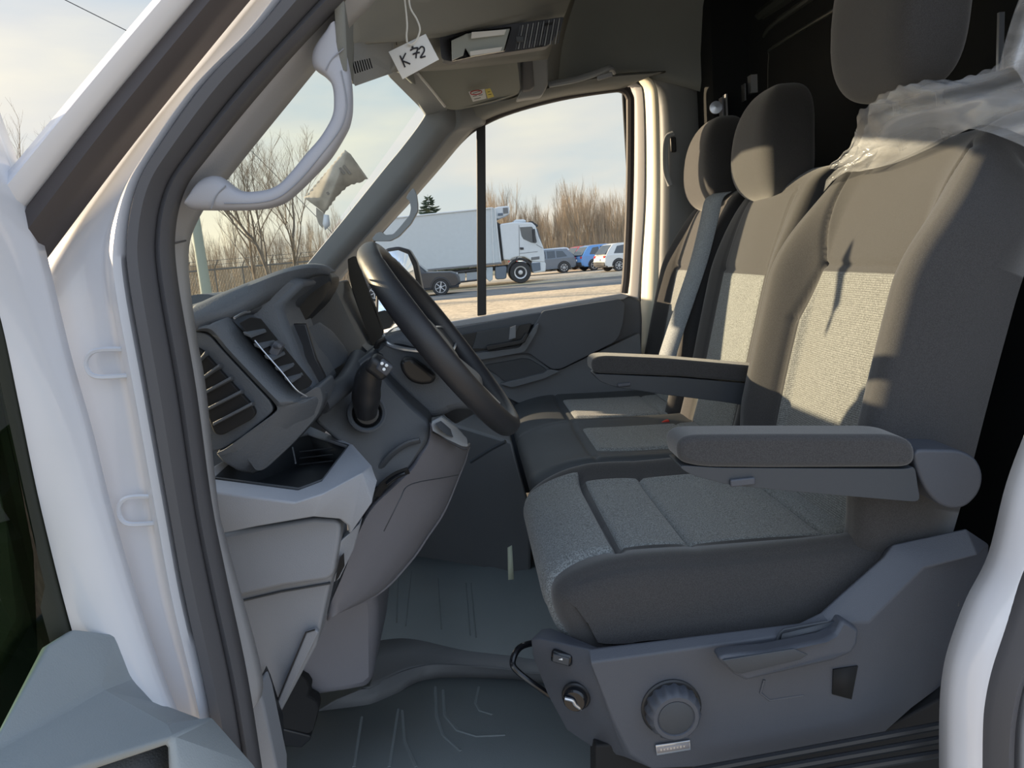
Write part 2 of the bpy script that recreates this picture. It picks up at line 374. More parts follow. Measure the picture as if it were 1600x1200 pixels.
# inner panel
dp = dict(I=(-20,1178,.60), J=(-90,1300,.50), A=(77,1007,.72), B=(117,982,.76), C=(180,990,.79), D=(213,1053,.80), E=(250,1098,.81), Fp=(317,1123,.82), G=(333,1120,.80), H=(400,1197,.80), H2=(440,1270,.80),
          K=(158,1075,.745), Lp=(262,1132,.745), R=(90,1205,.60), Q=(20,1300,.52), R2=(270,1150,.71), R3=(276,1215,.70), Sx=(330,1290,.70))
V = {k: P(*v) for k, v in dp.items()}; ks = list(V)
ix = lambda s: tuple(ks.index(q) for q in s.split())
mesh('inner_panel', [V[k] for k in ks], [ix('I A B C K'), ix('I K Lp R2 R'), ix('I R Q J'), ix('C D K'), ix('D E Lp K'), ix('E Fp Lp'), ix('Lp Fp G'), ix('R2 Lp G'), ix('R2 G H'), ix('R2 H Sx R3'), ix('H H2 Sx')], M['door_g'], door, ang=12, solid=.012, soff=-1, bevel=.005, recalc=True, orient=(.3,-1,.3))
po = [P(92,1208,.66), P(266,1158,.735), P(272,1230,.73), P(40,1300,.60)]
mesh('door_pocket', po, [(0,1,2,3)], M['pdoor_l'], door, solid=.01)

# --- floor, ceiling, bulkhead, far side
def quad(name, pts, m, label, cat, th=.01, **k):
    v = [Vector(p) for p in pts]
    return st(mesh(name, v, [tuple(range(len(v)))], m, solid=th, soff=0, **k), label, cat)
quad('wall_left_header', [(-.10,.80,1.62),(1.25,.80,1.62),(1.25,.92,2.0),(-.10,.92,2.0)], M['head'], 'header above the driver door opening', 'header', .03)
quad('ceiling', [(-.14,.86,1.97),(1.12,.86,1.97),(1.12,2.66,1.97),(-.14,2.66,1.97)], M['head'], 'grey headliner over the cab', 'ceiling', .03)
# far side wall above the window + B pillar trim, all on gently curved rails
top_hl = [(640,-60),(760,-60),(860,-60),(960,-60),(1090,-60),(1093,-60)]
hdr_t = [(668,171),(705,170),(800,151),(857,136),(950,118),(1040,112)]
hdr_m = [(650,190),(715,182),(800,160),(870,142),(955,128),(1040,124)]
hdr_b = [(692,246),(717,218),(752,190),(800,171),(875,151),(972,137)]
st(strip('wall_right', [P(x,y,2.60) for x,y in ((760,-60),(860,-60),(940,-60),(1020,-60),(1110,-60))], [P(x,y,2.66) for x,y in ((760,165),(860,142),(940,126),(1020,124),(1120,150))], [(0,-.10),(.3,-.02),(.7,0),(.92,-.012),(1,0)], M['head'], thick=.01), 'dark grey headliner side above the passenger window', 'wall')
st(strip('wall_right_header', rail(hdr_t, 2.56), rail(hdr_b, 2.60), [(0,.0),(.2,-.018),(.5,-.025),(.8,-.01),(1,.02)], M['headp'], thick=.006), 'beige grey header trim curving over the passenger window', 'header')
# window seal loop of the passenger door
WS = [(560,400),(600,352),(650,297),(717,219),(752,192),(800,171),(875,151),(950,139),(972,139),(983,150),(985,175),(984,300),(979,420),(975,458)]
mb = MB(); mb.tube(cr([P(x,y,2.62) for x,y in WS], 5), .014, 8); 
dr2 = empty('door_2', (-.1, 2.62, 0), 'closed passenger door with dark grey moulded panel and divided window', 'door', kind='structure')
mb.build('window_seal', M['seal_w'], dr2)
mb = MB(); dq = [(744.5,186,2.615),(758.5,182,2.615),(760,492,2.615),(746,494,2.615)]; mb.prism([P(*q) for q in dq], [P(*q) + Vector((0,.028,0)) for q in dq]); mb.build('window_divider', M['black'], dr2, bevel=.003)
# glass
gp = [P(x,y,2.645) for x,y in ((540,520),(540,410),(600,350),(650,297),(717,217),(752,190),(800,170),(875,150),(960,136),(985,150),(984,300),(974,470))]
mesh('window_glass', gp, [tuple(range(len(gp)))], M['glass'], dr2, solid=.004)
# frame painted edge right of the window, lit flange and grey B pillar
def vstrip(name, L_, R_, YL, YR, prof, m, label, cat, parent=None):
    o = strip(name, [P(x,y,YL) for x,y in L_], [P(x,y,YR) for x,y in R_], prof, m, parent, thick=.004)
    return o if parent else st(o, label, cat)
vstrip('door_edge', [(960,128),(978,134),(990,152),(991,300),(983,420),(979,475)], [(975,120),(998,130),(1008,158),(1010,300),(1003,420),(999,475)], 2.655, 2.63, [(0,.01),(.3,-.004),(.8,-.004),(1,.004)], M['pillar'], '', '', dr2)
vstrip('trim_5', [(985,118),(1001,130),(1008,158),(1010,300),(1004,420),(998,560)], [(1010,118),(1022,130),(1029,165),(1031,300),(1029,420),(1024,560)], 2.68, 2.63, [(0,.0),(.5,-.004),(1,.0)], mat('sunlit_jamb_cream', (.72,.70,.58), .35), 'door flange coloured sunlit cream at the rear edge of the passenger window', 'flange')  # warm sunlight is put into the flange colour
vstrip('wall_right_post', [(985,118),(1010,126),(1029,165),(1031,300),(1028,420),(1022,700)], [(1100,112),(1102,125),(1105,165),(1112,300),(1120,420),(1130,700)], 2.68, 2.69, [(0,.03),(.12,-.002),(.3,-.012),(.7,-.008),(1,.01)], M['post_g'], 'grey inner post trim behind the passenger window', 'post')
# passenger pillar
st(strip('trim_6', [P(x,y,2.44) for x,y in ((655,120),(660,150),(664,172),(655,192),(625,232),(600,262),(540,337),(478,413),(430,470))], [P(x,y,2.50) for x,y in ((690,110),(705,150),(712,195),(697,214),(660,262),(630,300),(572,367),(515,430),(470,485))], [(0,.03),(.06,0),(.5,-.012),(1,-.018)], M['pillar_g'], thick=.005), 'light grey front face of the far windshield pillar', 'pillar trim')
st(strip('trim_7', [P(x,y,2.50) for x,y in ((690,110),(705,150),(712,195),(697,214),(660,262),(630,300),(572,367),(515,430),(470,485))], [P(x,y,2.59) for x,y in ((740,130),(755,160),(758,190),(735,205),(690,258),(655,298),(605,352),(560,400),(520,450))], [(0,-.018),(.2,-.012),(.8,0),(1,.02)], M['pillar_g'], thick=.005), 'darker window side of the far windshield pillar', 'pillar trim')
# windshield
wp = [P(-40,640,.93), P(287,400,.95), P(487,107,.95), P(640,-90,.97), P(622,60,1.9), P(664,165,2.44), P(600,262,2.44), P(478,413,2.44), P(380,540,2.44)]
ws_a = [PX(300,470,-.36)*0 + Vector((-.60,.90,.72)), Vector((-.35,.90,1.02)), Vector((-.10,.90,1.34))]
def wsx(z, y):
    zc = z
    k = (y - .93) / 1.51
    b = -.310 - .125 * k + (zc - 1.075) * (.88 + .02 * k)
    return b - .05*(1-((y-1.70)/.80)**2)
v=[];f=[];NZ,NY=14,20
for i in range(NZ):
    z=.62+(1.56-.62)*i/(NZ-1)
    for j in range(NY):
        y=.925+1.715*j/(NY-1); v.append((wsx(z,y),y,z))
for i in range(NZ-1):
    for j in range(NY-1): f.append((i*NY+j,i*NY+j+1,(i+1)*NY+j+1,(i+1)*NY+j))
w1 = st(mesh('window_1', v, f, M['wshield'], solid=.004), 'large sloping windshield with a faint green tint', 'windshield')
# far lower body side under the window + floor
quad('wall_right_lower', [(-1.0,2.74,-.05),(1.2,2.74,-.05),(1.2,2.74,.70),(-1.0,2.74,.70)], M['white'], 'white body side below the passenger window', 'body side', .03)

quad('wall_front', [(-.75,.88,-.05),(-.75,2.66,-.05),(-.75,2.66,.82),(-.75,.88,.82)], M['dash_d'], 'dark firewall under the dashboard', 'firewall', .02)
st(strip('wall_front_header', [P(535,110,.86),P(545,122,1.0),P(553,124,1.27),P(612,106,1.58),P(655,140,2.3),P(672,160,2.66)], [Vector((-.05,.86,1.96)),Vector((-.05,1.0,1.96)),Vector((-.03,1.3,1.96)),Vector((-.03,1.6,1.96)),Vector((-.05,2.3,1.96)),Vector((-.05,2.66,1.96))], [(0,0),(.5,0),(1,0)], M['head'], thick=.01), 'roof front above the windshield', 'header')
quad('wall_right_outer', [(.62,2.78,-.05),(1.3,2.78,-.05),(1.3,2.78,2.0),(.62,2.78,2.0)], M['bulk'], 'body side behind the passenger door', 'body side', .02)
# bulkhead
bk = []
prof = [(2.74,.862),(2.60,.868),(2.575,.88),(2.565,1.0),(2.50,1.03),(2.30,1.04),(1.9,1.04),(1.2,1.04),(.93,1.03),(.88,.98)]
for z in (0, .6, 1.2, 1.6, 2.0):
    bk.append([Vector((x, y, z)) for y, x in prof])
v,f = loft_geo(bk, caps=False, closed=False)
bh = st(mesh('wall_rear', v, f, M['bulk'], solid=.012), 'black painted steel bulkhead behind the seats', 'bulkhead')
def ridge(pts, X, r, flat=.35):
    mb = MB(); mb.tube(cr([PX(x,y,X) for x,y in pts], 5), r, 8, up=(1,0,0)); return mb
for pts, r in (([(1172,160),(1166,78),(1172,45),(1195,20),(1250,-20)], .022), ([(1189,150),(1190,85),(1203,45),(1262,0),(1300,-25)], .010), ([(1202,150),(1203,90),(1212,72),(1330,0),(1380,-30)], .006)):
    o = ridge(pts, 1.03, r).build('bulkhead_ridge', M['ridge']); o.parent = bh
for (x, y0, y1, X, m, w) in ((1127,153,228,.955,'silver',.006),(1133,148,225,.96,'pillar_g',.005),(1161,132,158,1.0,'silver',.004),(1175,118,146,1.0,'pillar_g',.022)):
    a, b = P(x,y0,2.545), P(x+2,y1,2.545); mb = MB(); mb.box((a+b)/2, (w, .03, (a-b).length)); o = mb.build('bulkhead_strip', M[m]); o.parent = bh
mb = MB(); mb.lathe([(0,.0),(0,.012),(.014,.010),(.02,.020),(.028,.020),(.030,.0)], P(1117,170,2.555), (-.2,-1,0), 20)
tag(mb.build('coat_hook', M['silver']), 'small chrome hook ring on the black bulkhead edge', 'hook')
a, b = PX(1563,20,1.0), PX(1563,112,1.0)
mb = MB(); mb.box((a+b)/2, (.01,.006,(a-b).length)); o = mb.build('bulkhead_strip', M['silver']); o.parent = bh
# ================================================================== SEATS
def pad_geo(prof, yc, hw, crown, D, nt=80, nu=56, u0=.84, R=.035, u_rng=None, t_rng=None, lift=0.0, seams=(), back=True):
    path = resample(cr([Vector((a, 0, b)) for a, b in prof], 10), nt)
    T = [i / (nt - 1) for i in range(nt)]
    length = sum((a - b).length for a, b in zip(path, path[1:]))
    nrm = []
    for i in range(nt):
        t = path[min(i + 1, nt - 1)] - path[max(i - 1, 0)]; t.normalize(); nrm.append(Vector((-t.z, 0, t.x)))
    def off(u, t):
        h = crown(u, t)
        a = abs(u)
        if a > u0: q = (a - u0) / (1 - u0); h -= R * (1 - sqrt(max(0, 1 - q * q)))
        for (ua, ta, ub, tb, w, d) in seams:
            H = hw(t)
            px_, py_ = u * H, t * length; ax, ay = ua * H, ta * length; bx, by = ub * H, tb * length
            dx, dy = bx - ax, by - ay; l2 = dx * dx + dy * dy
            s = max(0, min(1, ((px_ - ax) * dx + (py_ - ay) * dy) / l2)) if l2 else 0
            dist = sqrt((px_ - ax - s * dx) ** 2 + (py_ - ay - s * dy) ** 2)
            h -= d * exp(-(dist / w) ** 2)
        return h
    def pt(i, u, extra=0):
        t = T[i]; p = path[i] + nrm[i] * (off(u, t) + extra); return Vector((p.x, yc + hw(t) * u, p.z))
    if u_rng is None:
        rings = []
        us = [-1 + 2 * j / (nu - 1) for j in range(nu)]
        for i in range(nt):
            t = T[i]; r = [pt(i, u) for u in us]
            d = D(t)
            for s in (1, -1):
                for q in (.35, .75) if s == 1 else (.75, .35):
                    e = pt(i, s); p = e - nrm[i] * (d * q); p.y = e.y; r.append(p)
                if s == 1:
                    for u in (.94, 0, -.94):
                        p = path[i] - nrm[i] * (d); r.append(Vector((p.x, yc + hw(t) * u, p.z)))
            rings.append(r)
        return loft_geo(rings)
    # insert: open grid tucked in at its border
    ii = [i for i in range(nt) if t_rng[0] <= T[i] <= t_rng[1]]
    v = []; f = []; n = nu
    for a, i in enumerate(ii):
        ul = u_rng(T[i])
        for j in range(n):
            k = -1 + 2 * j / (n - 1); edge = (a in (0, len(ii) - 1)) or j in (0, n - 1)
            u = (ul[0] + ul[1]) / 2 + (ul[1] - ul[0]) / 2 * k
            near = min(j, n - 1 - j, a, len(ii) - 1 - a)
            v.append(pt(i, u, -.004 if near == 0 else (lift * .55 if near == 1 else lift)))
    for a in range(len(ii) - 1):
        for j in range(n - 1): f.append((a * n + j, a * n + j + 1, (a + 1) * n + j + 1, (a + 1) * n + j))
    return v, f
def pad(name, m, parent, prof, yc, hw, crown, D=None, **k):
    v, f = pad_geo(prof, yc, hw, crown, D, **k); return mesh(name, v, f, m, parent, ang=75)
def bump(x, c, w): return exp(-((x - c) / w) ** 2)
def sst(a, b, x):
    q = max(0, min(1, (x - a) / (b - a))); return q * q * (3 - 2 * q)

def superell(c, a, b, h, e1=.55, e2=.5, nz=22, na=36, tilt=0, prof=None, taper=0):
    """rounded block: half sizes a (x) b (y) h (z)"""
    def sp(w, e): return math.copysign(abs(w) ** e, w)
    v = []; f = []
    for i in range(nz + 1):
        th = -pi / 2 + pi * i / nz
        for j in range(na):
            ph = 2 * pi * j / na
            z = sp(sin(th), e1); k = sp(cos(th), e1)
            x = k * sp(cos(ph), e2) * a; y = k * sp(sin(ph), e2) * b * (1 - taper * z); x += tilt * z * h
            if prof: x += prof(z)
            v.append(Vector(c) + Vector((x, y, z * h)))
    for i in range(nz):
        for j in range(na):
            f.append((i * na + j, i * na + (j + 1) % na, (i + 1) * na + (j + 1) % na, (i + 1) * na + j))
    return v, f

CUSH = [(.165,.27),(.122,.315),(.096,.37),(.096,.412),(.128,.432),(.19,.441),(.28,.438),(.42,.431),(.58,.425),(.74,.43)]
BACK = [(.600,.37),(.630,.47),(.655,.56),(.682,.67),(.710,.78),(.735,.87),(.768,.96),(.796,1.02),(.830,1.062),(.885,1.085),(.94,1.07)]
# ---- driver seat
seat = empty('driver_seat', (.40, 1.37, 0), 'near driver seat with grey insert, side levers and a big round knob', 'seat')
tt = lambda X: None
def t_of(prof, X):
    p = resample(cr([Vector((a, 0, b)) for a, b in prof], 10), 200)
    # search the upper stretch only
    best = min(range(60, 200), key=lambda i: abs(p[i].x - X)); return best / 199
def t_z(prof, Z):
    p = resample(cr([Vector((a, 0, b)) for a, b in prof], 10), 200)
    best = min(range(0, 170), key=lambda i: abs(p[i].z - Z)); return best / 199
Xs = [P(935,840,1.37).x, P(1034,833,1.37).x, P(1222,824,1.37).x, P(1277,820,1.37).x]
ts = [t_of(CUSH, x) for x in Xs]
c_seams = [(-.74, ts[0], .74, ts[0]-.006, .0065, .011), (-.68, ts[1], .68, ts[1], .005, .0065), (-.68, ts[2], .68, ts[2], .005, .0065)]
cy, chw = 1.365, .272
def c_crown(u, t):
    a = abs(u); rear = sst(.16, .4, t)
    h = .016 * bump(a, .86, .16) * rear + .018 * sst(.5, 1.0, t) * bump(a, .88, .15)
    if u > 0: h += .020 * bump(a, .9, .16) * rear
    puff = 0
    for a0, a1 in ((.1, ts[0]), (ts[0], ts[1]), (ts[1], ts[2]), (ts[2], 1)):
        if a0 < t < a1: puff = sin(pi * (t - a0) / (a1 - a0)) ** .5 * .006
    return h + puff * (1 if a < .68 else .3)
hwf = lambda t: chw - .012 * (1 - sst(.0, .3, t))
DD = lambda t: .07 + .045 * sst(.12, .35, t)
pad('seat_cushion', M['fab_d'], seat, CUSH, cy, hwf, c_crown, DD, seams=c_seams + [(-.93, .26, -.93, 1, .0035, .005)], nt=140, nu=130)
tg = pad('cushion_insert', M['fab_l'], seat, CUSH, cy, hwf, c_crown, t_rng=(ts[0]+.0005, 1.0), u_rng=lambda t: (-.68, .70), lift=.0035, seams=c_seams, nt=200, nu=60)
tag(tg, 'light grey woven cushion centre')
def u_front(t): w = .72 + .22 * (1 - sst(.05, .33, t)) * 1.0; return (-w, .80)
tag(pad('thigh_support', M['fab_l'], seat, CUSH, cy, hwf, lambda u, t: c_crown(u, t) + .003, t_rng=(.0, ts[0]-.0005), u_rng=u_front, lift=.006, seams=c_seams, nt=200, nu=60), 'light grey front roll of the cushion')
# backrest
b_hw = lambda t: .272 - .055 * sst(.66, .93, t) - .02 * (1 - sst(0, .12, t))
def b_crown(u, t):
    a = abs(u); s = 1 - sst(.55, .84, t)
    k = .070 * (.45 + .55 * sst(.0, .25, t)) * s
    return k * sst(.52, .86, a) + .012 * bump(a, 0, .5) * bump(t, .3, .2) + .012 * bump(a, .9, .2) * (1 - s)
t_top = t_z(BACK, .872)
t_low = t_z(BACK, .44)
tS = t_z(BACK, 1.045)
b_seams = [(-.56, t_top, .56, t_top, .006, .006), (-.66, t_low, -.66, t_top-.14, .005, .006), (.66, t_low, .66, t_top-.14, .005, .006), (-.66, t_top-.14, -.56, t_top, .005, .006), (.66, t_top-.14, .56, t_top, .005, .006), (-.56, t_top, -.80, tS, .0045, .009), (.56, t_top, .80, tS, .0045, .009), (-.80, tS, -.99, tS, .004, .004)]
bD = lambda t: .115 - .03 * sst(.8, 1, t)
pad('backrest', M['fab_d'], seat, BACK, 1.365, b_hw, b_crown, bD, seams=b_seams, nt=150, nu=130, u0=.9, R=.028)
tag(pad('backrest_insert', M['fab_r'], seat, BACK, 1.365, b_hw, b_crown, t_rng=(t_low - .06, t_top - .004), u_rng=lambda t: (-.64 + .10 * max(0, min(1, (t - t_top + .14) / .14)), .64 - .10 * max(0, min(1, (t - t_top + .14) / .14))), lift=.003, seams=b_seams, nt=130, nu=60), 'light grey ribbed backrest centre')
# headrest + posts
v, f = superell((.822, 1.378, 1.315), .066, .142, .155, .60, .40, tilt=.10, taper=-.06, prof=lambda z: -.018 * (1 - z * z), nz=30, na=48)
mesh('headrest', v, f, M['fab_d'], seat, ang=80)
for y in (1.31, 1.44):
    mb = MB(); mb.tube([(.865, y, 1.02), (.845, y, 1.12), (.835, y, 1.22)], .007, 8); mb.build('headrest_post', M['black'], seat)
# armrests
def armrest(parent, top, low, cap, Y0, Y1, name, lab):
    a = plate(name, top, Y0, Y1, M['fab_d'], parent, bevel=.014, seg=4, rnd=.02)
    b = plate('armrest_shell', low, Y0 + .004, Y1 - .002, M['dash_d'], parent, bevel=.008, seg=3, rnd=.015)
    if cap:
        c = plate('armrest_pivot', cap, Y0 + .012, Y1 + .03, M['seatp'], parent, bevel=.012, seg=4, rnd=.015)
    return a
top = [(1059,705),(1062,690),(1078,681),(1200,680),(1395,680),(1424,688),(1432,704),(1431,722),(1418,731),(1200,732),(1100,731),(1064,724)]
low = [(1062,727),(1120,731),(1418,733),(1430,728),(1434,760),(1439,785),(1380,780),(1240,768),(1140,758),(1085,744),(1066,734)]
cp = [(1426,702),(1500,703),(1526,715),(1538,742),(1532,770),(1512,792),(1488,797),(1465,788),(1446,765),(1432,735)]
armrest(seat, top, low, cp, 1.015, 1.085, 'armrest', '')
mb = MB(); mb.box(P(1160,753,1.016), (.036,.006,.011)); mb.build('armrest_button', M['seatp'], seat, bevel=.002)
mb = MB(); mb.tube([P(1410,765,1.15), P(1490,745,1.08)], .02, 12); mb.build('armrest_mount', M['black'], seat)
top2 = [(924,565),(930,558),(945,556),(1040,560),(1200,574),(1200,600),(1060,588),(926,583)]
low2 = [(926,584),(1060,590),(1200,602),(1200,640),(1130,628),(1040,617),(962,605),(938,597)]
armrest(seat, top2, low2, None, 1.665, 1.735, 'armrest', '')
mb = MB(); mb.box(P(975,601,1.666), (.03,.006,.008)); mb.build('armrest_button', M['seatp'], seat, bevel=.002)
# side panel of the seat base
sp = dict(a=(829,999,1.12),b=(844,997,1.11),c=(922,1014,1.052),d=(1249,973,1.052),e=(1282,957,1.052),f=(1316,927,1.06),g=(1380,871,1.07),h=(1395,851,1.075),i=(1510,826,1.08),j=(1545,850,1.12),
 k=(1542,950,1.11),l=(1505,1040,1.10),m=(1465,1077,1.08),n=(1425,1106,1.06),o=(1380,1147,1.045),p=(1087,1199,1.035),q=(1020,1202,1.035),r=(975,1183,1.05),s=(930,1171,1.09),t=(885,1141,1.11),u=(855,1085,1.12),v=(832,1025,1.125),
 c2=(922,1036,1.036),c3=(956,1122,1.034),c4=(984,1178,1.036),d2=(1249,990,1.036),e2=(1296,972,1.036),x2=(1358,972,1.034),x1=(1445,887,1.045),x3=(1528,868,1.07),y1=(1318,1120,1.03))
Vv = {k: P(*w) for k, w in sp.items()}; ks = list(Vv)
ix = lambda s: tuple(ks.index(q) for q in s.split())
panel = mesh('base_panel', [Vv[k] for k in ks], [ix('a b c c2 c3 c4 r s t u v'), ix('c d d2 c2'), ix('d e e2 d2'), ix('e f g h x1 x2 e2'), ix('h i x3 x1'), ix('i j x3'), ix('c2 d2 e2 x2 y1 p q c4 c3'), ix('c4 q r'), ix('x2 x1 x3 j k l m n o y1'), ix('y1 o p')], M['seatp'], seat, solid=.03, soff=-1, bevel=.007, seg=3, ang=25, orient=(0,-1,0))
# grooves of the lever recess
def line(name, pts, Y, r, m, parent, n=6):
    mb = MB(); mb.tube([P(x, y, Y) for x, y in pts], r, n); return mb.build(name, m, parent)
line('recess_edge', [(1294,971),(1225,984),(1218,990),(1212,1012)], 1.033, .0022, M['dash_d'], seat)
line('recess_edge', [(1194,1062),(1188,1082),(1202,1094),(1255,1086)], 1.033, .0022, M['seatp'], seat)
pw = [P(x,y,1.031) for x,y in ((1302,1046),(1340,1040),(1330,1092),(1300,1084))]
mesh('recess_pocket', pw, [(0,1,2,3)], M['hole'], seat, solid=.003)
pw = [P(x,y,1.032) for x,y in ((1222,990),(1312,968),(1312,1000),(1216,1014))]
mesh('recess_pocket', pw, [(0,1,2,3)], M['dash_d'], seat, solid=.002)
# recliner lever
lv = [(1121,1030,.985),(1131,1024,.985),(1200,1018,.992),(1288,1000,1.0),(1306,990,1.01),(1317,968,1.02),(1343,984,1.02),(1340,1008,1.012),(1330,1022,1.008),(1300,1034,1.0),(1166,1064,.990),(1148,1055,.985)]
a = [P(*q) for q in lv]; b = [p + Vector((0, .028, 0)) for p in a]
vv, ff = loft_geo([a, b]); lever = mesh('recline_lever', vv, ff, M['seatp'], seat, bevel=.006, seg=3)
# scooped grip on the lever
gp_ = [P(x,y,.9835) for x,y in ((1128,1031),(1240,1013),(1262,1022),(1250,1030),(1158,1052),(1146,1050))]
mesh('lever_grip', gp_, [tuple(range(6))], M['dash_d'], lever, solid=.003, bevel=.001)
# height knob
kc = P(1048,1104,1.036)
mb = MB(); mb.lathe([(-.004,.046),(.004,.0465),(.006,.044)], kc, (0,-1,0), 40); mb.build('knob_collar', M['black'], seat)
rings = []
for h, r, amp in ((.002,.040,.0),(.006,.041,.0015),(.022,.0395,.0015),(.028,.037,.0004),(.031,.034,0),(.031,.0285,0),(.0285,.027,0),(.0285,.0,0)):
    rings.append([kc + Vector((cos(2*pi*i/64) * (r + amp * (1 if (i // 2) % 2 else -1)), -h, sin(2*pi*i/64) * (r + amp * (1 if (i // 2) % 2 else -1)))) for i in range(64)])
vv, ff = loft_geo(rings); mesh('height_knob', vv, ff, M['seatp'], seat, ang=40)
mb = MB(); mb.lathe([(.028,.0262),(.0295,.0262),(.0305,.024),(.031,.0)], kc, (0,-1,0), 40); mb.build('knob_cap', M['dash_d'], seat)
dc = P(900,1088,1.075)
dn = Vector((-.35,-1,0)).normalized()
mb = MB(); mb.lathe([(-.003,.023),(.001,.023),(.003,.021)], dc, dn, 28); mb.build('dial_collar', M['black'], seat)
mb = MB(); mb.lathe([(.0,.019),(.012,.0185),(.015,.016),(.015,.0)], dc, dn, 28); dl = mb.build('lumbar_dial', M['gloss'], seat)
mb = MB(); mb.tube(cr([dc + dn * .015 + Vector((-.014,0,.008)), dc + dn*.017 + Vector((-.002,0,.004)), dc + dn*.017 + Vector((.002,0,-.004)), dc + dn*.015 + Vector((.010,0,-.013))], 4), .0028, 8); mb.build('dial_rib', M['silver'], dl)
bc = P(878,1027,1.083)
R_ = Matrix.Rotation(radians(-24), 3, 'Z') @ Matrix.Rotation(radians(10), 3, 'Y')
mb = MB(); mb.box(bc, (.034,.012,.020), R_); sw = mb.build('switch', M['gloss'], seat, bevel=.004)
mb = MB(); mb.box(bc + Vector((-.002,-.006,0)), (.026,.004,.013), R_); mb.build('switch_rocker', M['dash_d'], sw, bevel=.001)
mb = MB(); mb.prism([bc + Vector(q) for q in ((-.006,-.0090,.002),(.003,-.0090,.004),(.004,-.0090,-.003),(.0,-.0090,.0))], [bc + Vector(q) for q in ((-.006,-.0080,.002),(.003,-.0080,.004),(.004,-.0080,-.003),(.0,-.0080,.0))]); mb.build('switch_mark', M['paper'], sw)
# silver badge with its worn, unreadable lettering
bg_ = [P(x,y,1.0305) for x,y in ((1024,1164),(1078,1156),(1079,1171),(1026,1180))]
badge = mesh('badge', bg_, [(0,1,2,3)], M['silver'], seat, solid=.003, bevel=.0008)
mb = MB()
bg2 = [P(x,y,1.0288) for x,y in ((1026,1168),(1077,1160.5),(1077.5,1169),(1027,1177))]
mb.add(bg2, [(0,1,2,3)]); mb.build('badge_field', mat('grey_badge_field', (.30,.28,.29), .4), badge, solid=.0006)
mb = MB()
for i in range(8):
    t0 = .12 + i * .1; p = P(1026 + 51 * t0 + 1, 1173 - 8 * t0 - .5, 1.0283)
    mb.box(p, (.0022,.0004,.0042 - (i % 3) * .0006)); 
    if i % 2: mb.box(p + Vector((.0013,0,.0015)), (.002,.0004,.0009))
mb.build('badge_letters', M['silver'], badge)
# under-seat box and front bar
mb = MB(); mb.box((.43,1.38,.17), (.54,.44,.34)); mb.build('seat_box', M['black'], seat, bevel=.01)
mb = MB(); mb.box((.78,1.38,.55), (.03,.36,.3)); mb.build('back_shell', M['black'], seat, bevel=.01)
mb = MB(); mb.tube(cr([P(838,1003,1.22), P(812,1012,1.2), P(801,1035,1.18), P(812,1052,1.17), P(850,1080,1.15), P(880,1100,1.15)], 6), .0055, 10); mb.build('slide_bar', M['gloss'], seat)
lb = [P(x,y,1.56) for x,y in ((793,856),(800,852),(803,905),(794,906))]
mesh('seat_label', lb, [(0,1,2,3)], mat('pale_green_label', (.40,.46,.38), .6), seat, solid=.002)

# ---- passenger double bench
bench = empty('passenger_bench', (.40, 2.17, 0), 'double passenger bench with grey inserts on the far side of the cab', 'seat')
by, bhw = 2.165, .440
BC = [(x + .015, z - .004) for x, z in CUSH]
def k_crown(u, t):
    y = by + bhw * u; rear = sst(.22, .42, t)
    h = .016 * bump(y, 2.15, .045) * rear + .014 * bump(y, 1.74, .05) * rear + .014 * bump(y, 2.58, .05) * rear
    return h
uY = lambda y: (y - by) / bhw
tf = t_of(BC, .275); tr = t_of(BC, .56)
k_seams = [(-.97, tf, .97, tf, .005, .006), (uY(2.15), .12, uY(2.15), tf, .005, .006), (uY(1.76), tf, uY(1.76), 1, .004, .004)]
pad('bench_cushion', M['vinyl'], bench, BC, by, lambda t: bhw, k_crown, lambda t: .06 + .03 * sst(.1, .4, t), seams=k_seams, nt=110, nu=120, u0=.93, R=.03)
for (ya, yb) in ((1.825, 2.095), (2.215, 2.525)):
    s2 = k_seams + [(uY(ya), tr, uY(yb), tr, .005, .006)]
    tag(pad('cushion_insert', M['fab_l'], bench, BC, by, lambda t: bhw, k_crown, t_rng=(tf + .012, 1), u_rng=lambda t, a=ya, b=yb: (uY(a + .02 * (1 - sst(tf, tf + .12, t))), uY(b - .012)), lift=.007, seams=s2, nt=110, nu=40), 'light grey woven cushion panel')
def bench_back(yc, hw_, ins, bol):
    hwb = lambda t: hw_ - .035 * sst(.70, .95, t)
    cr_ = lambda u, t: bol * sst(.56, .92, abs(u)) * (1 - sst(.55, .86, t)) + bol * .35 * sst(.8,1,t) * 0 + .006 * bump(u, 0, .5)
    t1 = t_z(BACK, .855); t0 = t_z(BACK, .42); t2 = t_z(BACK, 1.035)
    q = ins
    sm = [(-q, t1, q, t1, .005, .007), (-q, t0, -q, t1, .005, .005), (q, t0, q, t1, .005, .005), (-q, t1, -q*1.02, t2, .005, .005), (q, t1, q*1.02, t2, .005, .005), (-q, t2, q, t2, .005, .004)]
    pad('backrest', M['fab_d'], bench, BACK, yc, hwb, cr_, lambda t: .13, seams=sm, nt=90, nu=60, u0=.86, R=.03)
    tag(pad('backrest_insert', M['fab_l'], bench, BACK, yc, hwb, cr_, t_rng=(t0, t1 - .004), u_rng=lambda t: (-q + .03, q - .03), lift=.003, seams=sm, nt=110, nu=40), 'light grey woven backrest centre')
bench_back(1.945, .235, .66, .022)
bench_back(2.425, .215, .66, .045)
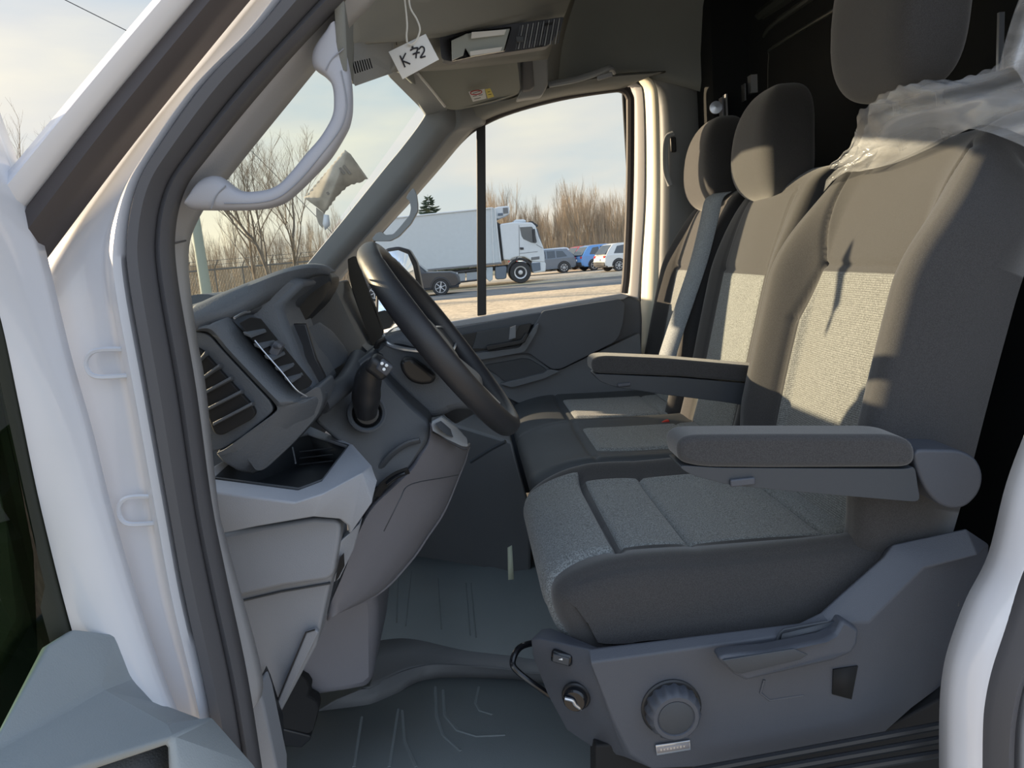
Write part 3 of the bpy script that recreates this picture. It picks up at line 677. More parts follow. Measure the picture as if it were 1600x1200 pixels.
for yc in (1.99, 2.44):
    v, f = superell((.845, yc, 1.165), .072, .132, .145, .72, .40, tilt=.09, taper=.22, prof=lambda z: -.020 * (1 - z * z), nz=26, na=40)
    mesh('headrest', v, f, M['fab_d'], bench, ang=80)
    for y in (-.06, .06):
        mb = MB(); mb.tube([(.865, yc + y, 1.0), (.85, yc + y, 1.10)], .007, 8); mb.build('headrest_post', M['black'], bench)
mb = MB(); mb.box((.44,2.17,.17), (.52,.82,.34)); mb.build('bench_box', M['black'], bench, bevel=.01)
# isofix loops on the rear cushion seam
for pts, Y in (([(1006,637),(1012,641),(1022,643),(1030,640)], 2.40), ([(1075,684),(1085,688),(1092,684)], 1.95)):
    mb = MB(); mb.tube(cr([P(x,y,Y) for x,y in pts], 4), .004, 6); mb.build('child_seat_loop', M['black'], bench)
# buckles
bk_ = empty('seat_belt_buckle', P(1035,668,2.16), 'black belt buckle with a red release button between the bench cushions', 'belt buckle')
mb = MB(); a, b = P(1012,668,2.12), P(1046,658,2.12); R_ = Matrix.Rotation(-atan2((b-a).z, (b-a).x), 3, 'Y')
mb.box((a+b)/2 + Vector((.02,0,-.012)), (.10,.028,.022), R_); mb.build('buckle_body', M['black'], bk_, bevel=.004)
mb = MB(); mb.box((a+b)/2 + Vector((-.004,-.010,.003)), ((b-a).length,.014,.010), R_); mb.build('release_button', M['red'], bk_, bevel=.002)
mb = MB(); mb.tube([P(1060,665,2.14), P(1078,640,2.16), P(1092,600,2.2)], .02, 8, flat=.25, up=(0,1,0)); mb.build('buckle_strap', M['black'], bk_)
# passenger belt
belt = empty('passenger_seat_belt', P(1060,500,2.3), 'grey belt strap running down the passenger backrest', 'seat belt')
cl = [(1141,300,2.22,.86),(1128,311,2.22,.80),(1120,345,2.22,.775),(1105,405,2.22,.735),(1085,465,2.22,.70),(1066,520,2.22,.668),(1052,565,2.22,.645),(1046,600,2.22,.63)]
A_, B_ = [], []
for (x, y, Y, X) in cl:
    p = P(x, y, Y); A_.append(p + Vector((-.004,-.022,0))); B_.append(p + Vector((-.044,.022,0)))
strip('strap', A_, B_, [(0,0),(.5,-.001),(1,0)], M['belt'], belt, thick=.002, dirv=(1,0,0))
# belt height adjuster on the far post
adj = empty('belt_height_guide', P(1050,240,2.66), 'grey oval belt guide on the post behind the far headrest', 'belt guide')
mb = MB(); mb.tube(cr([P(x,y,2.655) for x,y in ((1052,208),(1043,214),(1040,235),(1041,268),(1047,290))], 5), .011, 10, flat=.5); mb.build('guide_frame', M['pillar_g'], adj)
mb = MB(); mb.box(P(1052,226,2.66), (.02,.01,.05)); mb.build('guide_slot', M['black'], adj, bevel=.004)
# ================================================================== DASHBOARD
dash = empty('dashboard', (-.35, 1.6, .3), 'dark grey dashboard with side vents, storage tray and lower covers', 'dashboard')
def poly3(name, pts, m, parent=None, depth=.05, bevel=.004, seg=3, ang=35, rnd=0, d=(0,1,0)):
    a = [P(*p) for p in pts]
    if rnd: a = roundc(a, rnd)
    dv = Vector(d) * depth; b = [p + dv for p in a]
    v, f = loft_geo([a, b]); return mesh(name, v, f, m, parent, bevel=bevel, seg=seg, ang=ang)
def patch(name, grid, m, parent=None, n=6, thick=.004, ang=60, **k):
    """smooth surface through a grid of (px,py,Y) rows"""
    rows = [cr([P(*q) for q in r], n) for r in grid]
    cols = []
    nc = len(rows[0])
    for j in range(nc): cols.append(cr([r[j] for r in rows], n))
    v = [p for c in cols for p in c]; h = len(cols[0]); f = []
    for j in range(nc - 1):
        for i in range(h - 1): f.append((j*h+i, j*h+i+1, (j+1)*h+i+1, (j+1)*h+i))
    return mesh(name, v, f, m, parent, ang=ang, solid=thick, soff=0, **k)
# core of the dash running across the cab
core = [(-.74,.30),(-.74,.78),(-.56,.875),(-.47,.92),(-.40,.93),(-.355,.90),(-.33,.84),(-.34,.70),(-.38,.55),(-.46,.40)]
a = roundc([Vector((x,1.22,z)) for x,z in core], .03); b = [p + Vector((-.07,1.30,-.02)) for p in a]
v, f = loft_geo([a, b]); mesh('dash_core', v, f, M['dash'], dash)
# near pad: a soft thick hoop round the vents, as a bulged shell
outer = [(296,479,1.00),(337,460,1.01),(393,438,1.03),(439,421,1.06),(475,414.5,1.10),(500,417,1.15),(515,426,1.20)]
inner = [(300,520,.985),(352,500,.995),(393,483,1.02),(430,463,1.06),(462,444,1.10),(492,430,1.15),(514,429,1.20)]
strip('pad_top', [P(*q) for q in outer], [P(*q) for q in inner], [(0,.05),(.04,.02),(.2,.0),(.6,-.006),(1,.0)], M['dash'], dash, thick=.004)
L1 = [(300,516,.985),(325,520,.982),(352,549,.978),(394,594,.975),(424,626,.975),(430,641,.976),(420,652,.978),(380,684,.985),(349,704,.99),(336,710,.995)]
R1_ = [(356,500,.998),(364,498,1.0),(393,539,1.0),(439,587,1.0),(478,623,1.0),(504,616,1.02),(503,634,1.03),(484,664,1.03),(430,718,1.03),(398,742,1.03)]
strip('pad_band', [P(*q) for q in L1], [P(*q) for q in R1_], [(0,.022),(.05,.004),(.25,-.006),(.6,-.010),(.9,-.002),(1,.02)], M['dash'], dash, thick=.004)
poly3('pad_tongue', [(336,708,.99),(349,704,.985),(420,652,.98),(500,600,1.0),(506,625,1.02),(497,648,1.03),(484,664,1.02),(456,695,1.01),(414,734,1.0),(400,737,1.0),(391,724,1.0),(379,711,1.0),(345,713,1.0)], M['dash'], dash, depth=.10, bevel=.012, seg=4, rnd=.012)
# backing under the band so nothing shows through
poly3('dash_end', [(285,480,1.02),(337,464,1.03),(393,442,1.05),(440,428,1.08),(480,440,1.08),(440,480,1.05),(470,560,1.04),(500,612,1.04),(470,680,1.04),(400,725,1.03),(310,700,1.02)], M['dash'], dash, depth=.16, bevel=.01)
# side vent
vt = poly3('side_vent', [(296,516,.992),(325,522,.990),(351,551,.987),(393,596,.984),(422,627,.984),(428,641,.985),(418,651,.987),(379,682,.992),(348,702,.997),(328,706,1.0),(306,600,1.0)], M['dash'], dash, depth=.02, bevel=.004, rnd=.006)
poly3('vent_opening', [(300,540,.986),(316,548,.985),(392,632,.979),(400,645,.979),(394,655,.980),(346,681,.984),(334,677,.986),(308,600,.988)], M['hole'], vt, depth=.02, bevel=.002, rnd=.006)
for (x0,y0,x1,y1) in ((306,571,320,553),(309,598,342,573),(316,617,360,593),(324,641,376,614),(332,665,393,633)):
    a, b = P(x0,y0,.981), P(x1,y1,.974); q = Vector((0,.014,-.004)); w = Vector((.001,.0,.004))
    mb = MB(); mb.prism([a + w, b + w, b, a], [a + w + q + w*.5, b + w + q + w*.5, b + q, a + q]); mb.build('slat', M['dash'], vt, bevel=.0008)
# driver-facing vent
v2 = poly3('face_vent', [(362,499,.994),(380,487,1.02),(400,484,1.05),(427,501,1.07),(444,521,1.075),(461,543,1.08),(484,577,1.08),(503,606,1.07),(502,612,1.05),(483,624,1.01),(466,617,.995),(439,583,.99),(414,553,.99)], M['dash'], dash, depth=.03, bevel=.003, rnd=.004)
poly3('vent_opening', [(373,505,.972),(390,496,.99),(405,499,1.005),(486,598,1.005),(484,604,.99),(466,612,.967)], M['hole'], v2, depth=.01, bevel=.001)
for t in (.16,.34,.52,.70,.86):
    a = P(376+ (468-376)*t, 507+(608-507)*t, .962); b = P(402+(484-402)*t, 499+(596-499)*t, .998)
    mb = MB(); mb.prism([a, b, b+Vector((.001,0,-.004)), a+Vector((.001,0,-.004))], [p + Vector((-.010,.006,.004)) for p in (a, b, b+Vector((.001,0,-.004)), a+Vector((.001,0,-.004)))]); mb.build('slat', M['dash'], v2, bevel=.0006)
mb = MB(); mb.tube(cr([P(x,y,Y) for x,y,Y in ((398,532,.962),(412,549,.961),(440,581,.960),(462,608,.963),(480,620,.975))],4), .0009, 6); tag(mb.build('vent_trim', M['silver'], v2), 'thin silver edge strip')
mb = MB(); mb.tube(cr([P(366,497,.985), P(380,489,1.005), P(390,487,1.02)],4), .0018, 6); tag(mb.build('vent_trim', M['silver'], v2), 'thin silver edge strip')
mb = MB(); mb.box(P(432,546,.985), (.012,.016,.02), Matrix.Rotation(radians(35),3,'Y')); mb.tube([P(425,541,.985), P(438,541,.97)], .0035, 8); mb.build('vent_tab', M['seatp'], v2, bevel=.002)
# hood over the instruments: shell from the pad edge back under
hA = [(364,498,1.0),(416,470,1.05),(461,444,1.10),(490,429,1.15),(512,425,1.20),(517,436,1.24),(515,452,1.26)]
hB = [(396,486,1.06),(433,503,1.08),(452,500,1.12),(475,478,1.18),(496,462,1.22),(508,452,1.26),(512,458,1.28)]
strip('instrument_hood', [P(*q) for q in hA], [P(*q) for q in hB], [(0,0),(.15,-.003),(.5,.004),(1,.014)], M['dash_d'], dash, thick=.004)
poly3('hood_underside', [(425,500,1.09),(470,440,1.16),(505,428,1.21),(517,436,1.24),(515,450,1.24),(501,474,1.20),(478,500,1.16),(450,523,1.10)], M['black'], dash, depth=.09, bevel=.006, rnd=.008)
# instrument face
poly3('instrument_face', [(425,500,1.12),(470,470,1.24),(517,440,1.34),(530,468,1.42),(568,545,1.42),(590,560,1.40),(600,600,1.36),(590,650,1.30),(520,650,1.2),(488,640,1.14),(505,612,1.12),(484,577,1.12),(450,525,1.12)], M['dash_d'], dash, depth=.2, bevel=.006)
poly3('instrument_cavity_shade', [(440,506,1.075),(478,506,1.08),(494,560,1.08),(508,588,1.08),(504,610,1.06),(486,577,1.06),(462,542,1.06),(444,518,1.06)], M['black'], dash, depth=.01, bevel=.002)  # black plate standing in for the shaded hollow under the hood
poly3('face_panel', [(479,514,1.15),(497,504,1.19),(517,518,1.24),(535,540,1.27),(544,556,1.28),(543,564,1.26),(508,586,1.16)], M['dash'], dash, depth=.012, bevel=.005, rnd=.006)
# roll below the instruments
mb = MB(); mb.tube(cr([P(x,y,Y) for x,y,Y in ((500,632,1.09),(520,614,1.12),(538,600,1.16),(551,580,1.22),(560,560,1.28))],5), [.016+.0*i for i in range(21)], 12); mb.build('face_lower_roll', M['dash_d'], dash)
# centre stack strip with buttons
cs = poly3('centre_control_strip', [(523,466,1.50),(531,462,1.54),(545,480,1.6),(575,540,1.6),(566,546,1.52)], M['gloss'], dash, depth=.03, bevel=.002)
for a_, b_ in (((538,488),(543,499)),((541,494),(549,512)),((548,515),(562,540))):
    mb = MB(); mb.tube([P(*a_,1.49), P(*b_,1.49)], .0016, 5); mb.build('control_line', M['silver'], cs)
for p_ in ((546,497),(549,503)):
    mb = MB(); mb.box(P(*p_,1.48), (.002,.002,.008), Matrix.Rotation(radians(-25),3,'Y')); mb.build('button_mark', M['paper'], cs)
sc_ = poly3('centre_screen', [(543,405,1.5),(553,400,1.55),(564,432,1.6),(576,460,1.6),(587,485,1.6),(598,520,1.6),(593,534,1.55),(581,540,1.5),(566,500,1.5),(552,460,1.5),(545,430,1.5)], M['hole'], dash, depth=.03, bevel=.004, rnd=.006)
poly3('console_step', [(556,545,1.5),(575,538,1.55),(600,540,1.5),(604,556,1.45),(570,562,1.45)], M['dash_d'], dash, depth=.1, bevel=.006)
# lower dash panel with the stalk socket
poly3('knee_panel', [(487,656,1.16),(505,636,1.16),(530,620,1.17),(548,592,1.19),(555,566,1.22),(580,548,1.25),(604,592,1.23),(640,630,1.21),(672,660,1.20),(669,690,1.19),(655,713,1.19),(641,735,1.19),(610,762,1.17),(584,768,1.16),(570,740,1.15),(545,705,1.15),(505,672,1.16)], M['dash_d'], dash, depth=.12, bevel=.012, seg=4, rnd=.012)
mb = MB(); rc = P(573,646,1.165); rn = Vector((.25,-1,.25)).normalized()
mb.lathe([(-.01,.030),(.008,.030),(.011,.027),(.008,.0235),(-.012,.021),(-.012,0)], rc, rn, 36); sr = mb.build('stalk_socket', M['dash'], dash)
mb = MB(); mb.lathe([(-.008,.021),(.004,.0195),(.012,.0175),(.016,.0)], rc, rn, 28); mb.build('stalk_boot', M['black'], sr)
# slot at the bottom of the knee panel
mb = MB(); mb.tube(cr([P(x,y,1.155) for x,y in ((588,774),(600,757),(618,743),(638,735))],4), .008, 8, flat=.5); mb.build('knee_slot', M['hole'], dash)
mb = MB(); mb.tube(cr([P(x,y,1.147) for x,y in ((604,756),(618,745),(633,739))],4), .0025, 8); mb.build('slot_lever', M['gloss'], dash)
mb = MB(); mb.tube(cr([P(x,y,1.178) for x,y in ((586,742),(610,712),(635,694),(656,688))],5), .006, 8, flat=.6); mb.build('knee_crease', M['dash_d'], dash)
# warm grey knee cover curving under the column
KL = [(672,662,1.20),(668,690,1.19),(654,714,1.18),(640,735,1.175),(606,766,1.16),(581,790,1.15),(562,822,1.14),(538,889,1.14),(513,954,1.15)]
KR = [(734,698,1.44),(731,704,1.43),(727,720,1.42),(719,740,1.40),(695,798,1.36),(669,838,1.33),(641,878,1.30),(590,929,1.25),(518,956,1.18)]
strip('knee_cover', [P(*q) for q in KL], [P(*q) for q in KR], [(0,.012),(.03,.0),(.25,-.012),(.6,-.03),(.85,-.016),(.95,.0),(1,.03)], M['mauve'], dash, thick=.004)
strip('knee_cover_back', [P(q[0],q[1],q[2]+.03) for q in KR], [P(q[0]-14,q[1]-8,q[2]+.14) for q in KR], [(0,0),(1,0)], M['mauve'], dash, thick=.004)
mb = MB(); mb.tube(cr([P(x,y,Y) for x,y,Y in ((716,742,1.33),(690,747,1.255),(655,753,1.175),(635,761,1.145),(626,778,1.125),(612,806,1.115),(600,830,1.12))],5), .0009, 5); mb.build('cover_seam', M['dash_d'], dash)
tr_ = poly3('silver_tray_rim', [(674,661,1.165),(690,652,1.22),(712,668,1.26),(730,688,1.28),(731,698,1.28),(722,697,1.26),(700,687,1.22),(676,673,1.165)], M['pearl'], dash, depth=.012, bevel=.003, rnd=.004)
poly3('tray_well', [(680,663,1.155),(689,659,1.19),(704,672,1.225),(708,684,1.225),(694,677,1.18)], M['dash'], tr_, depth=.008, bevel=.001)
mb = MB(); mb.tube(cr([P(x,y,1.20) for x,y in ((676,675),(700,689),(722,701),(730,702))],4), .0015, 6); mb.build('tray_edge', M['black'], tr_)
# ---- open storage tray in light grey
B = dict(o1=(313,752,.985),o2=(337,727,1.03),o3=(370,709,1.08),o4=(420,690,1.16),o5=(480,663,1.27),o6=(551,694,1.13),o7=(581,727,1.065),o8=(588,752,1.03),
 i1=(334,748,1.0),i2=(373,713,1.09),i25=(425,696,1.16),i3=(481,677,1.25),i4=(544,697,1.12),i5=(503,751,1.0),i6=(466,765,.985),
 m1=(318,768,.975),m2=(462,786,.962),m3=(505,772,.968),m4=(566,738,1.02),
 l1=(327,838,.985),l2=(400,823,.978),l3=(490,808,.975),l4=(532,811,.99),l5=(546,822,1.01),l6=(548,834,1.02),l7=(582,786,1.03))
Vv = {k: P(*w) for k, w in B.items()}; ks = list(Vv)
ix = lambda s: tuple(ks.index(q) for q in s.split())
tray = mesh('storage_tray', [Vv[k] for k in ks], [ix('o1 o2 o3 i2 i1'), ix('o3 o4 o5 i3 i25 i2'), ix('o5 o6 i4 i3'), ix('o1 i1 i6 m2 m1'), ix('i6 i5 m3 m2'), ix('i5 i4 o6 o7 m4 m3'), ix('o7 o8 l7 m4'), ix('m1 m2 l2 l1'), ix('m2 m3 l3 l2'), ix('m3 m4 l7 l6 l5 l4 l3')], M['lgrey'], dash, solid=.006, soff=-1, bevel=.006, seg=3, ang=40, orient=(0,-1,.6))
ti = [Vv[k] for k in ('i1','i2','i25','i3','i4','i5','i6')]
v, f = loft_geo([[p + Vector((0,.004,.001)) for p in ti], [p + Vector((.0,.045,-.055)) for p in ti]], caps=False)
f.append(tuple(range(7, 14)))
tag(mesh('tray_liner', v, f, M['dash_d'], tray, solid=.002), 'dark inner liner')
mb = MB(); mb.tube([P(457,699,1.2), P(462,724,1.15)], .0012, 5); mb.build('tray_divider', M['lgrey'], tray)
for yy in (712, 722, 732):
    mb = MB(); mb.tube([P(468,yy-6,1.19), P(520,yy-12,1.17)], .0012, 5); mb.build('tray_rib', M['dash_d'], tray)
# lid below the tray and side cover
lid = poly3('fuse_cover', [(338,838,1.005),(400,826,1.005),(490,811,1.005),(524,813,1.005),(532,821,1.005),(530,845,1.005),(521,897,1.005),(512,906,1.005),(440,916,1.005),(366,934,1.005),(352,895,1.005)], M['mgrey'], dash, depth=.04, bevel=.006, seg=3, rnd=.006)
poly3('side_cover', [(340,845,1.035),(530,820,1.035),(534,880,1.035),(516,912,1.035),(500,985,1.035),(494,1010,1.035),(430,1130,1.035),(420,1132,1.035),(405,1062,1.035),(372,945,1.035)], M['mgrey'], dash, depth=.07, bevel=.006, seg=3)
mb = MB(); mb.tube([P(372,940,1.034), P(440,924,1.034), P(516,911,1.034)], .002, 6); mb.build('cover_seam', M['dash_d'], dash)
poly3('cover_edge', [(478,989,1.022),(492,984,1.022),(498,988,1.022),(430,1128,1.022),(423,1122,1.022)], M['mgrey'], dash, depth=.01, bevel=.002)
mb = MB(); mb.tube([P(492,984,1.021), P(478,988,1.021), P(424,1118,1.021)], .0012, 5); mb.build('cover_seam', M['black'], dash)
poly3('hinge_strip', [(532,845,1.03),(549,832,1.04),(563,817,1.06),(552,860,1.06),(530,905,1.05),(521,912,1.04)], M['lgrey'], dash, depth=.03, bevel=.003)
poly3('gap', [(531,872,1.028),(537,865,1.028),(538,885,1.034),(529,903,1.034),(523,910,1.03)], M['hole'], dash, depth=.004, bevel=.0005)
# centre duct down to the floor
poly3('centre_duct', [(470,960,1.36),(514,950,1.34),(586,925,1.34),(590,955,1.36),(590,990,1.38),(584,1050,1.40),(578,1076,1.40),(540,1083,1.38),(486,1092,1.36),(460,1060,1.36)], M['mauve'], dash, depth=.28, bevel=.018, seg=4)
# ---- stalk
stalk = empty('column_stalk', rc, 'thick black control stalk with a two symbol button, rising from the knee panel socket', 'stalk')
pts = [P(572,646,1.15), P(572,625,1.135), P(574,600,1.12), P(580,578,1.105), P(588,566,1.095)]
mb = MB(); rr = [.0165,.018,.0195,.0215,.022,.021,.0205,.0205,.019,.0165,.013,.007]
mb.tube(resample(cr(pts, 4), 12), rr, 18); mb.build('stalk_arm', M['black'], stalk, ang=80)
hd = P(597,566,1.08); Rm = Matrix.Rotation(radians(42),3,'Y') @ Matrix.Rotation(radians(12),3,'X')
mb = MB(); mb.box(P(592,573,1.088), (.034,.030,.026), Rm); mb.build('stalk_head', M['black'], stalk, bevel=.008, seg=4)
mb = MB(); mb.box(P(601,574,1.072), (.020,.010,.018), Rm); bt = mb.build('stalk_button', M['seatp'], stalk, bevel=.003)
for (x, y) in ((597,568),(604,571),(600,577)):
    mb = MB(); c_ = P(x, y, 1.0635); mb.lathe([(0,.0023),(.0006,.0023),(.0007,0)], c_, (.1,-1,.1), 10); mb.build('button_symbol', M['silver'], bt)
mb = MB(); mb.lathe([(0,.004),(.002,.0035),(.003,0)], P(565,584,1.10), (-.2,-1,.1), 12); mb.build('stalk_dot', M['seatp'], stalk)
# ---- steering column + wheel
col = empty('steering_column', P(640,590,1.37), 'dark grey steering column shroud below the wheel rim', 'steering column')
poly3('shroud', [(583,546,1.30),(590,533,1.29),(602,525,1.285),(620,519,1.285),(642,521,1.285),(668,543,1.285),(705,568,1.285),(760,612,1.29),(754,644,1.29),(712,640,1.28),(696,650,1.28),(668,657,1.275),(640,628,1.275),(606,595,1.28),(592,575,1.29)], M['dash'], col, depth=.17, bevel=.02, seg=5, rnd=.02)
mb = MB(); mb.tube(cr([P(x,y,Y) for x,y,Y in ((600,526,1.33),(603,535,1.285),(616,542,1.272),(640,547,1.270),(668,549,1.272))],5), .004, 8); mb.build('shroud_trim', M['silver'], col)
poly3('shroud_lid', [(607,520,1.31),(640,512,1.33),(672,540,1.30),(668,547,1.28),(640,545,1.278),(616,540,1.28)], M['gloss'], col, depth=.08, bevel=.004)
mb = MB(); mb.tube(cr([P(x,y,Y) for x,y,Y in ((588,543,1.285),(592,535,1.28),(602,529,1.28))],4), .006, 8, flat=.6); mb.build('shroud_gap', M['black'], col)
poly3('paddle', [(624,568,1.235),(630,560,1.235),(643,560,1.235),(660,572,1.24),(682,590,1.25),(676,600,1.25),(656,602,1.245),(640,596,1.24),(628,582,1.235)], M['black'], col, depth=.03, bevel=.008, seg=4, rnd=.008)
poly3('column_lower', [(690,640,1.31),(712,632,1.3),(756,640,1.3),(712,664,1.36),(694,650,1.34)], M['dash_d'], col, depth=.1, bevel=.006)
wt, wb = P(577,394,1.37), P(796,660,1.37); WC = (wt + wb) / 2; WR = (wb - wt).length / 2; e_ = (wb - wt).normalized(); yv = Vector((0,1,0)); wn = yv.cross(e_).normalized()
if wn.x < 0: wn = -wn
wheel = empty('steering_wheel', WC, 'black leather steering wheel with silver trimmed spokes seen edge on', 'steering wheel')
def wp_(a, r=None, h=0): r = WR if r is None else r; return WC + e_ * (-cos(a) * r) + yv * (sin(a) * r) + wn * h
mb = MB(); n = 96; rings = []
for i in range(n + 1):
    a = 2 * pi * i / n; c = wp_(a); rad = (c - WC).normalized(); rr_ = .0185 + .0015 * bump(abs((a + pi) % (2*pi) - pi), 1.2, .5)
    g = 1 - .09 * sum(bump((a - q + pi) % (2*pi) - pi, 0, .012) for q in (5.75, .53))
    rings.append([c + rad * cos(2*pi*j/18) * rr_ * .9 * g + wn * sin(2*pi*j/18) * rr_ * 1.12 * g for j in range(18)])
v, f = loft_geo(rings, caps=False); mesh('rim', v, f, M['leather'], wheel, ang=80, weld=True)
v, f = superell((0,0,0), .075, .085, .028, .7, .8, nz=18, na=32)
Rw = Matrix((e_, yv, wn)).transposed()
mesh('airbag_hub', [WC + Rw @ p + wn * -.022 for p in v], f, M['dash_d'], wheel, ang=80)
for a, w, lab in ((4.62, .026, 'near'), (1.66, .026, 'far'), (2.85, .016, 'low'), (3.43, .016, 'low')):
    p0, p1 = wp_(a, .05, -.020), wp_(a, WR - .008, -.004); t = (p1 - p0).normalized(); s = wn.cross(t).normalized()
    A = [p0 + s * w * 1.3 + wn * .006, p0 - s * w * 1.3 + wn * .006, p0 - s * w * 1.3 - wn * .012, p0 + s * w * 1.3 - wn * .012]
    Bq = [p1 + s * w * .8 + wn * .005, p1 - s * w * .8 + wn * .005, p1 - s * w * .8 - wn * .008, p1 + s * w * .8 - wn * .008]
    mid = [(x + y) / 2 + wn * .002 for x, y in zip(A, Bq)]
    vv, ff = loft_geo([A, mid, Bq]); sp_ = mesh('spoke', vv, ff, M['dash_d'], wheel, bevel=.004, seg=3)
    mb = MB(); mb.tube([(A[0] + A[0]*0 + wn * .002), mid[0] + wn * .002, Bq[0] + wn * .002], .0028, 8); mb.tube([A[1] + wn*.002, mid[1] + wn*.002, Bq[1] + wn*.002], .0028, 8); mb.build('spoke_trim', M['silver'], sp_)
mb = MB(); mb.lathe([(-.02,.040),(-.08,.045),(-.12,.045)], WC, wn, 24); mb.build('wheel_boss', M['black'], wheel)

# ---- floor
top = [(585,1003),(604,1000),(627,998),(650,1000),(671,1004),(700,1011),(730,1017),(765,1021),(803,1025),(860,1030),(1100,1020),(1500,980),(1650,960)]
rid = [(578,1078),(592,1072),(606,1064),(628,1053),(650,1046),(668,1043),(690,1042),(740,1045),(800,1050),(860,1056),(1100,1050),(1500,1010),(1650,990)]
bot = [(488,1112),(540,1106),(576,1101),(600,1092),(622,1082),(640,1071),(660,1063),(700,1058),(800,1060),(860,1066),(1100,1062),(1500,1022),(1650,1002)]
T_ = [PZ(x,y,.0) for x,y in top]; Rg = [PZ(x,y,-.035) for x,y in rid]; Bt = [PZ(x,y,-.060) for x,y in bot]
st(strip('trim_8', T_, Rg, [(0,.0),(.3,-.01),(.85,0),(1,.006)], M['floor_d'], thick=.004, dirv=(0,0,1)), 'curved plastic moulding stepping down to the driver footwell', 'floor moulding')
st(strip('trim_9', Rg, Bt, [(0,.004),(.15,.010),(.6,.008),(1,-.004)], M['floor_d'], thick=.004, dirv=(0,0,1)), 'rolled lower lip of the footwell moulding', 'floor moulding')
up = cr(T_, 4); up2 = [Vector((p.x, 2.66, 0)) for p in up]
v, f = loft_geo([up, up2], caps=False, closed=False)
v += [Vector((-.75, up[0].y, 0)), Vector((-.75, 2.66, 0)), up[0].copy(), up2[0].copy()]; k = len(v); f.append((k-4, k-3, k-1, k-2))
st(mesh('floor', v, f, M['floor'], solid=.004, ang=20), 'raised rubber floor mat in the middle of the cab', 'floor mat')
quad('floor_driver', [(-.8,.80,-.062),(1.2,.80,-.062),(1.2,2.0,-.062),(-.8,2.0,-.062)], M['floor'], 'lower rubber mat of the driver footwell with moulded ribs', 'floor mat', .004)
def rib(name, pts, z, r, m=M['floor'], flat=.4):
    mb = MB(); mb.tube([PZ(x,y,z) for x,y in pts], r, 6, flat=1); o = mb.build(name, m); return o
fl = bpy.data.objects['floor']; fd = bpy.data.objects['floor_driver']
for pts in ([(643,893),(634,980)],[(684,905),(690,985)],[(728,912),(735,995)],[(736,912),(744,998)],[(622,905),(620,975)]):
    o = rib('mat_rib', pts, -.0005, .0035); o.parent = fl
for pts in ([(565,1122),(553,1200)],[(622,1110),(608,1200)],[(680,1075),(682,1120),(692,1150),(720,1175)],[(692,1080),(695,1120),(715,1143),(745,1152),(790,1150)],[(748,1075),(743,1100),(750,1112),(770,1118)],[(628,1112),(632,1160),(650,1200)]):
    o = rib('mat_rib', pts, -.0625, .005); o.parent = fd
# dark far kick area
st(poly3('wall_right_kick', [(560,690,2.30),(700,660,2.30),(800,690,2.15),(830,800,2.15),(830,912,2.15),(796,907,2.16),(767,901,2.20),(700,889,2.3),(638,877,2.38),(560,862,2.5)], M['floor_d'], depth=.25, bevel=.01), 'dark kick panel on the far side of the passenger footwell', 'kick panel')
mb = MB(); mb.tube([P(735,722,2.10), P(770,700,2.08), P(790,690,2.06)], .006, 6); o = mb.build('kick_edge', M['dash_d']); o.parent = bpy.data.objects['wall_right_kick']
# brake pedal
ped = empty('brake_pedal', P(460,1120,1.35), 'scuffed black rubber pedal pad beside the lower side cover', 'pedal')
poly3('pedal_pad', [(440,1085,1.32),(466,1052,1.34),(479,1062,1.34),(485,1073,1.34),(482,1087,1.33),(496,1095,1.33),(498,1107,1.32),(489,1143,1.30),(482,1148,1.30),(428,1136,1.28),(421,1132,1.28)], M['hole'], ped, depth=.03, bevel=.004)
poly3('pad_front', [(423,1134,1.28),(486,1150,1.30),(485,1156,1.30),(471,1169,1.30),(430,1166,1.28),(425,1155,1.28)], M['black'], ped, depth=.03, bevel=.003)
mb = MB(); mb.tube([P(450,1080,1.37), P(452,1020,1.42), P(470,900,1.5)], .012, 8); mb.build('pedal_arm', M['black'], ped)
# sill cover at the bottom left
st(poly3('trim_10', [(386,1098,.93),(404,1076,.94),(412,1100,.94),(436,1215,.94),(436,1260,.94),(400,1260,.93),(402,1190,.93)], M['mgrey'], depth=.05, bevel=.004), 'grey sill trim at the foot of the door seal', 'sill trim')
st(poly3('trim_11', [(405,1062,.985),(412,1078,.985),(432,1140,.985),(440,1260,.985),(425,1260,.985),(415,1120,.985)], M['black'], depth=.04, bevel=.004), 'black gap strip beside the sill trim', 'sill gap')
# dark ribbed entrance step under the seat
for i,(x0,y0,x1,y1) in enumerate(((1080,1206,1500,1128),(1130,1216,1500,1150),(1200,1222,1500,1172))):
    mb = MB(); mb.tube([P(x0,y0,.985-.012*i), P(x1,y1,.985-.012*i)], .006, 8)
    st(mb.build('trim_%d' % (12+i), M['black']), ('uppermost','middle','lowest')[i] + ' black rib along the sill below the driver seat panel', 'sill rib')
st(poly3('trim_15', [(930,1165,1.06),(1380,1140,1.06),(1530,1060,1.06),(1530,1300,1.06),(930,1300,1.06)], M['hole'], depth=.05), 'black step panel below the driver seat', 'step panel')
for i,(x, y, w) in enumerate(((1556,873,12),(1528,946,9),(1502,1006,8))):
    mb = MB(); mb.box(P(x,y,.93), (w/1180*.93,.012,.006), Matrix.Rotation(radians(28),3,'Y')); mb.build('anchor_pin', M['silver'])
    o = bpy.context.scene.collection.objects[-1]; tag(o, ('top','middle','lowest')[i] + ' little metal pin sticking out behind the curved white post', 'pin')
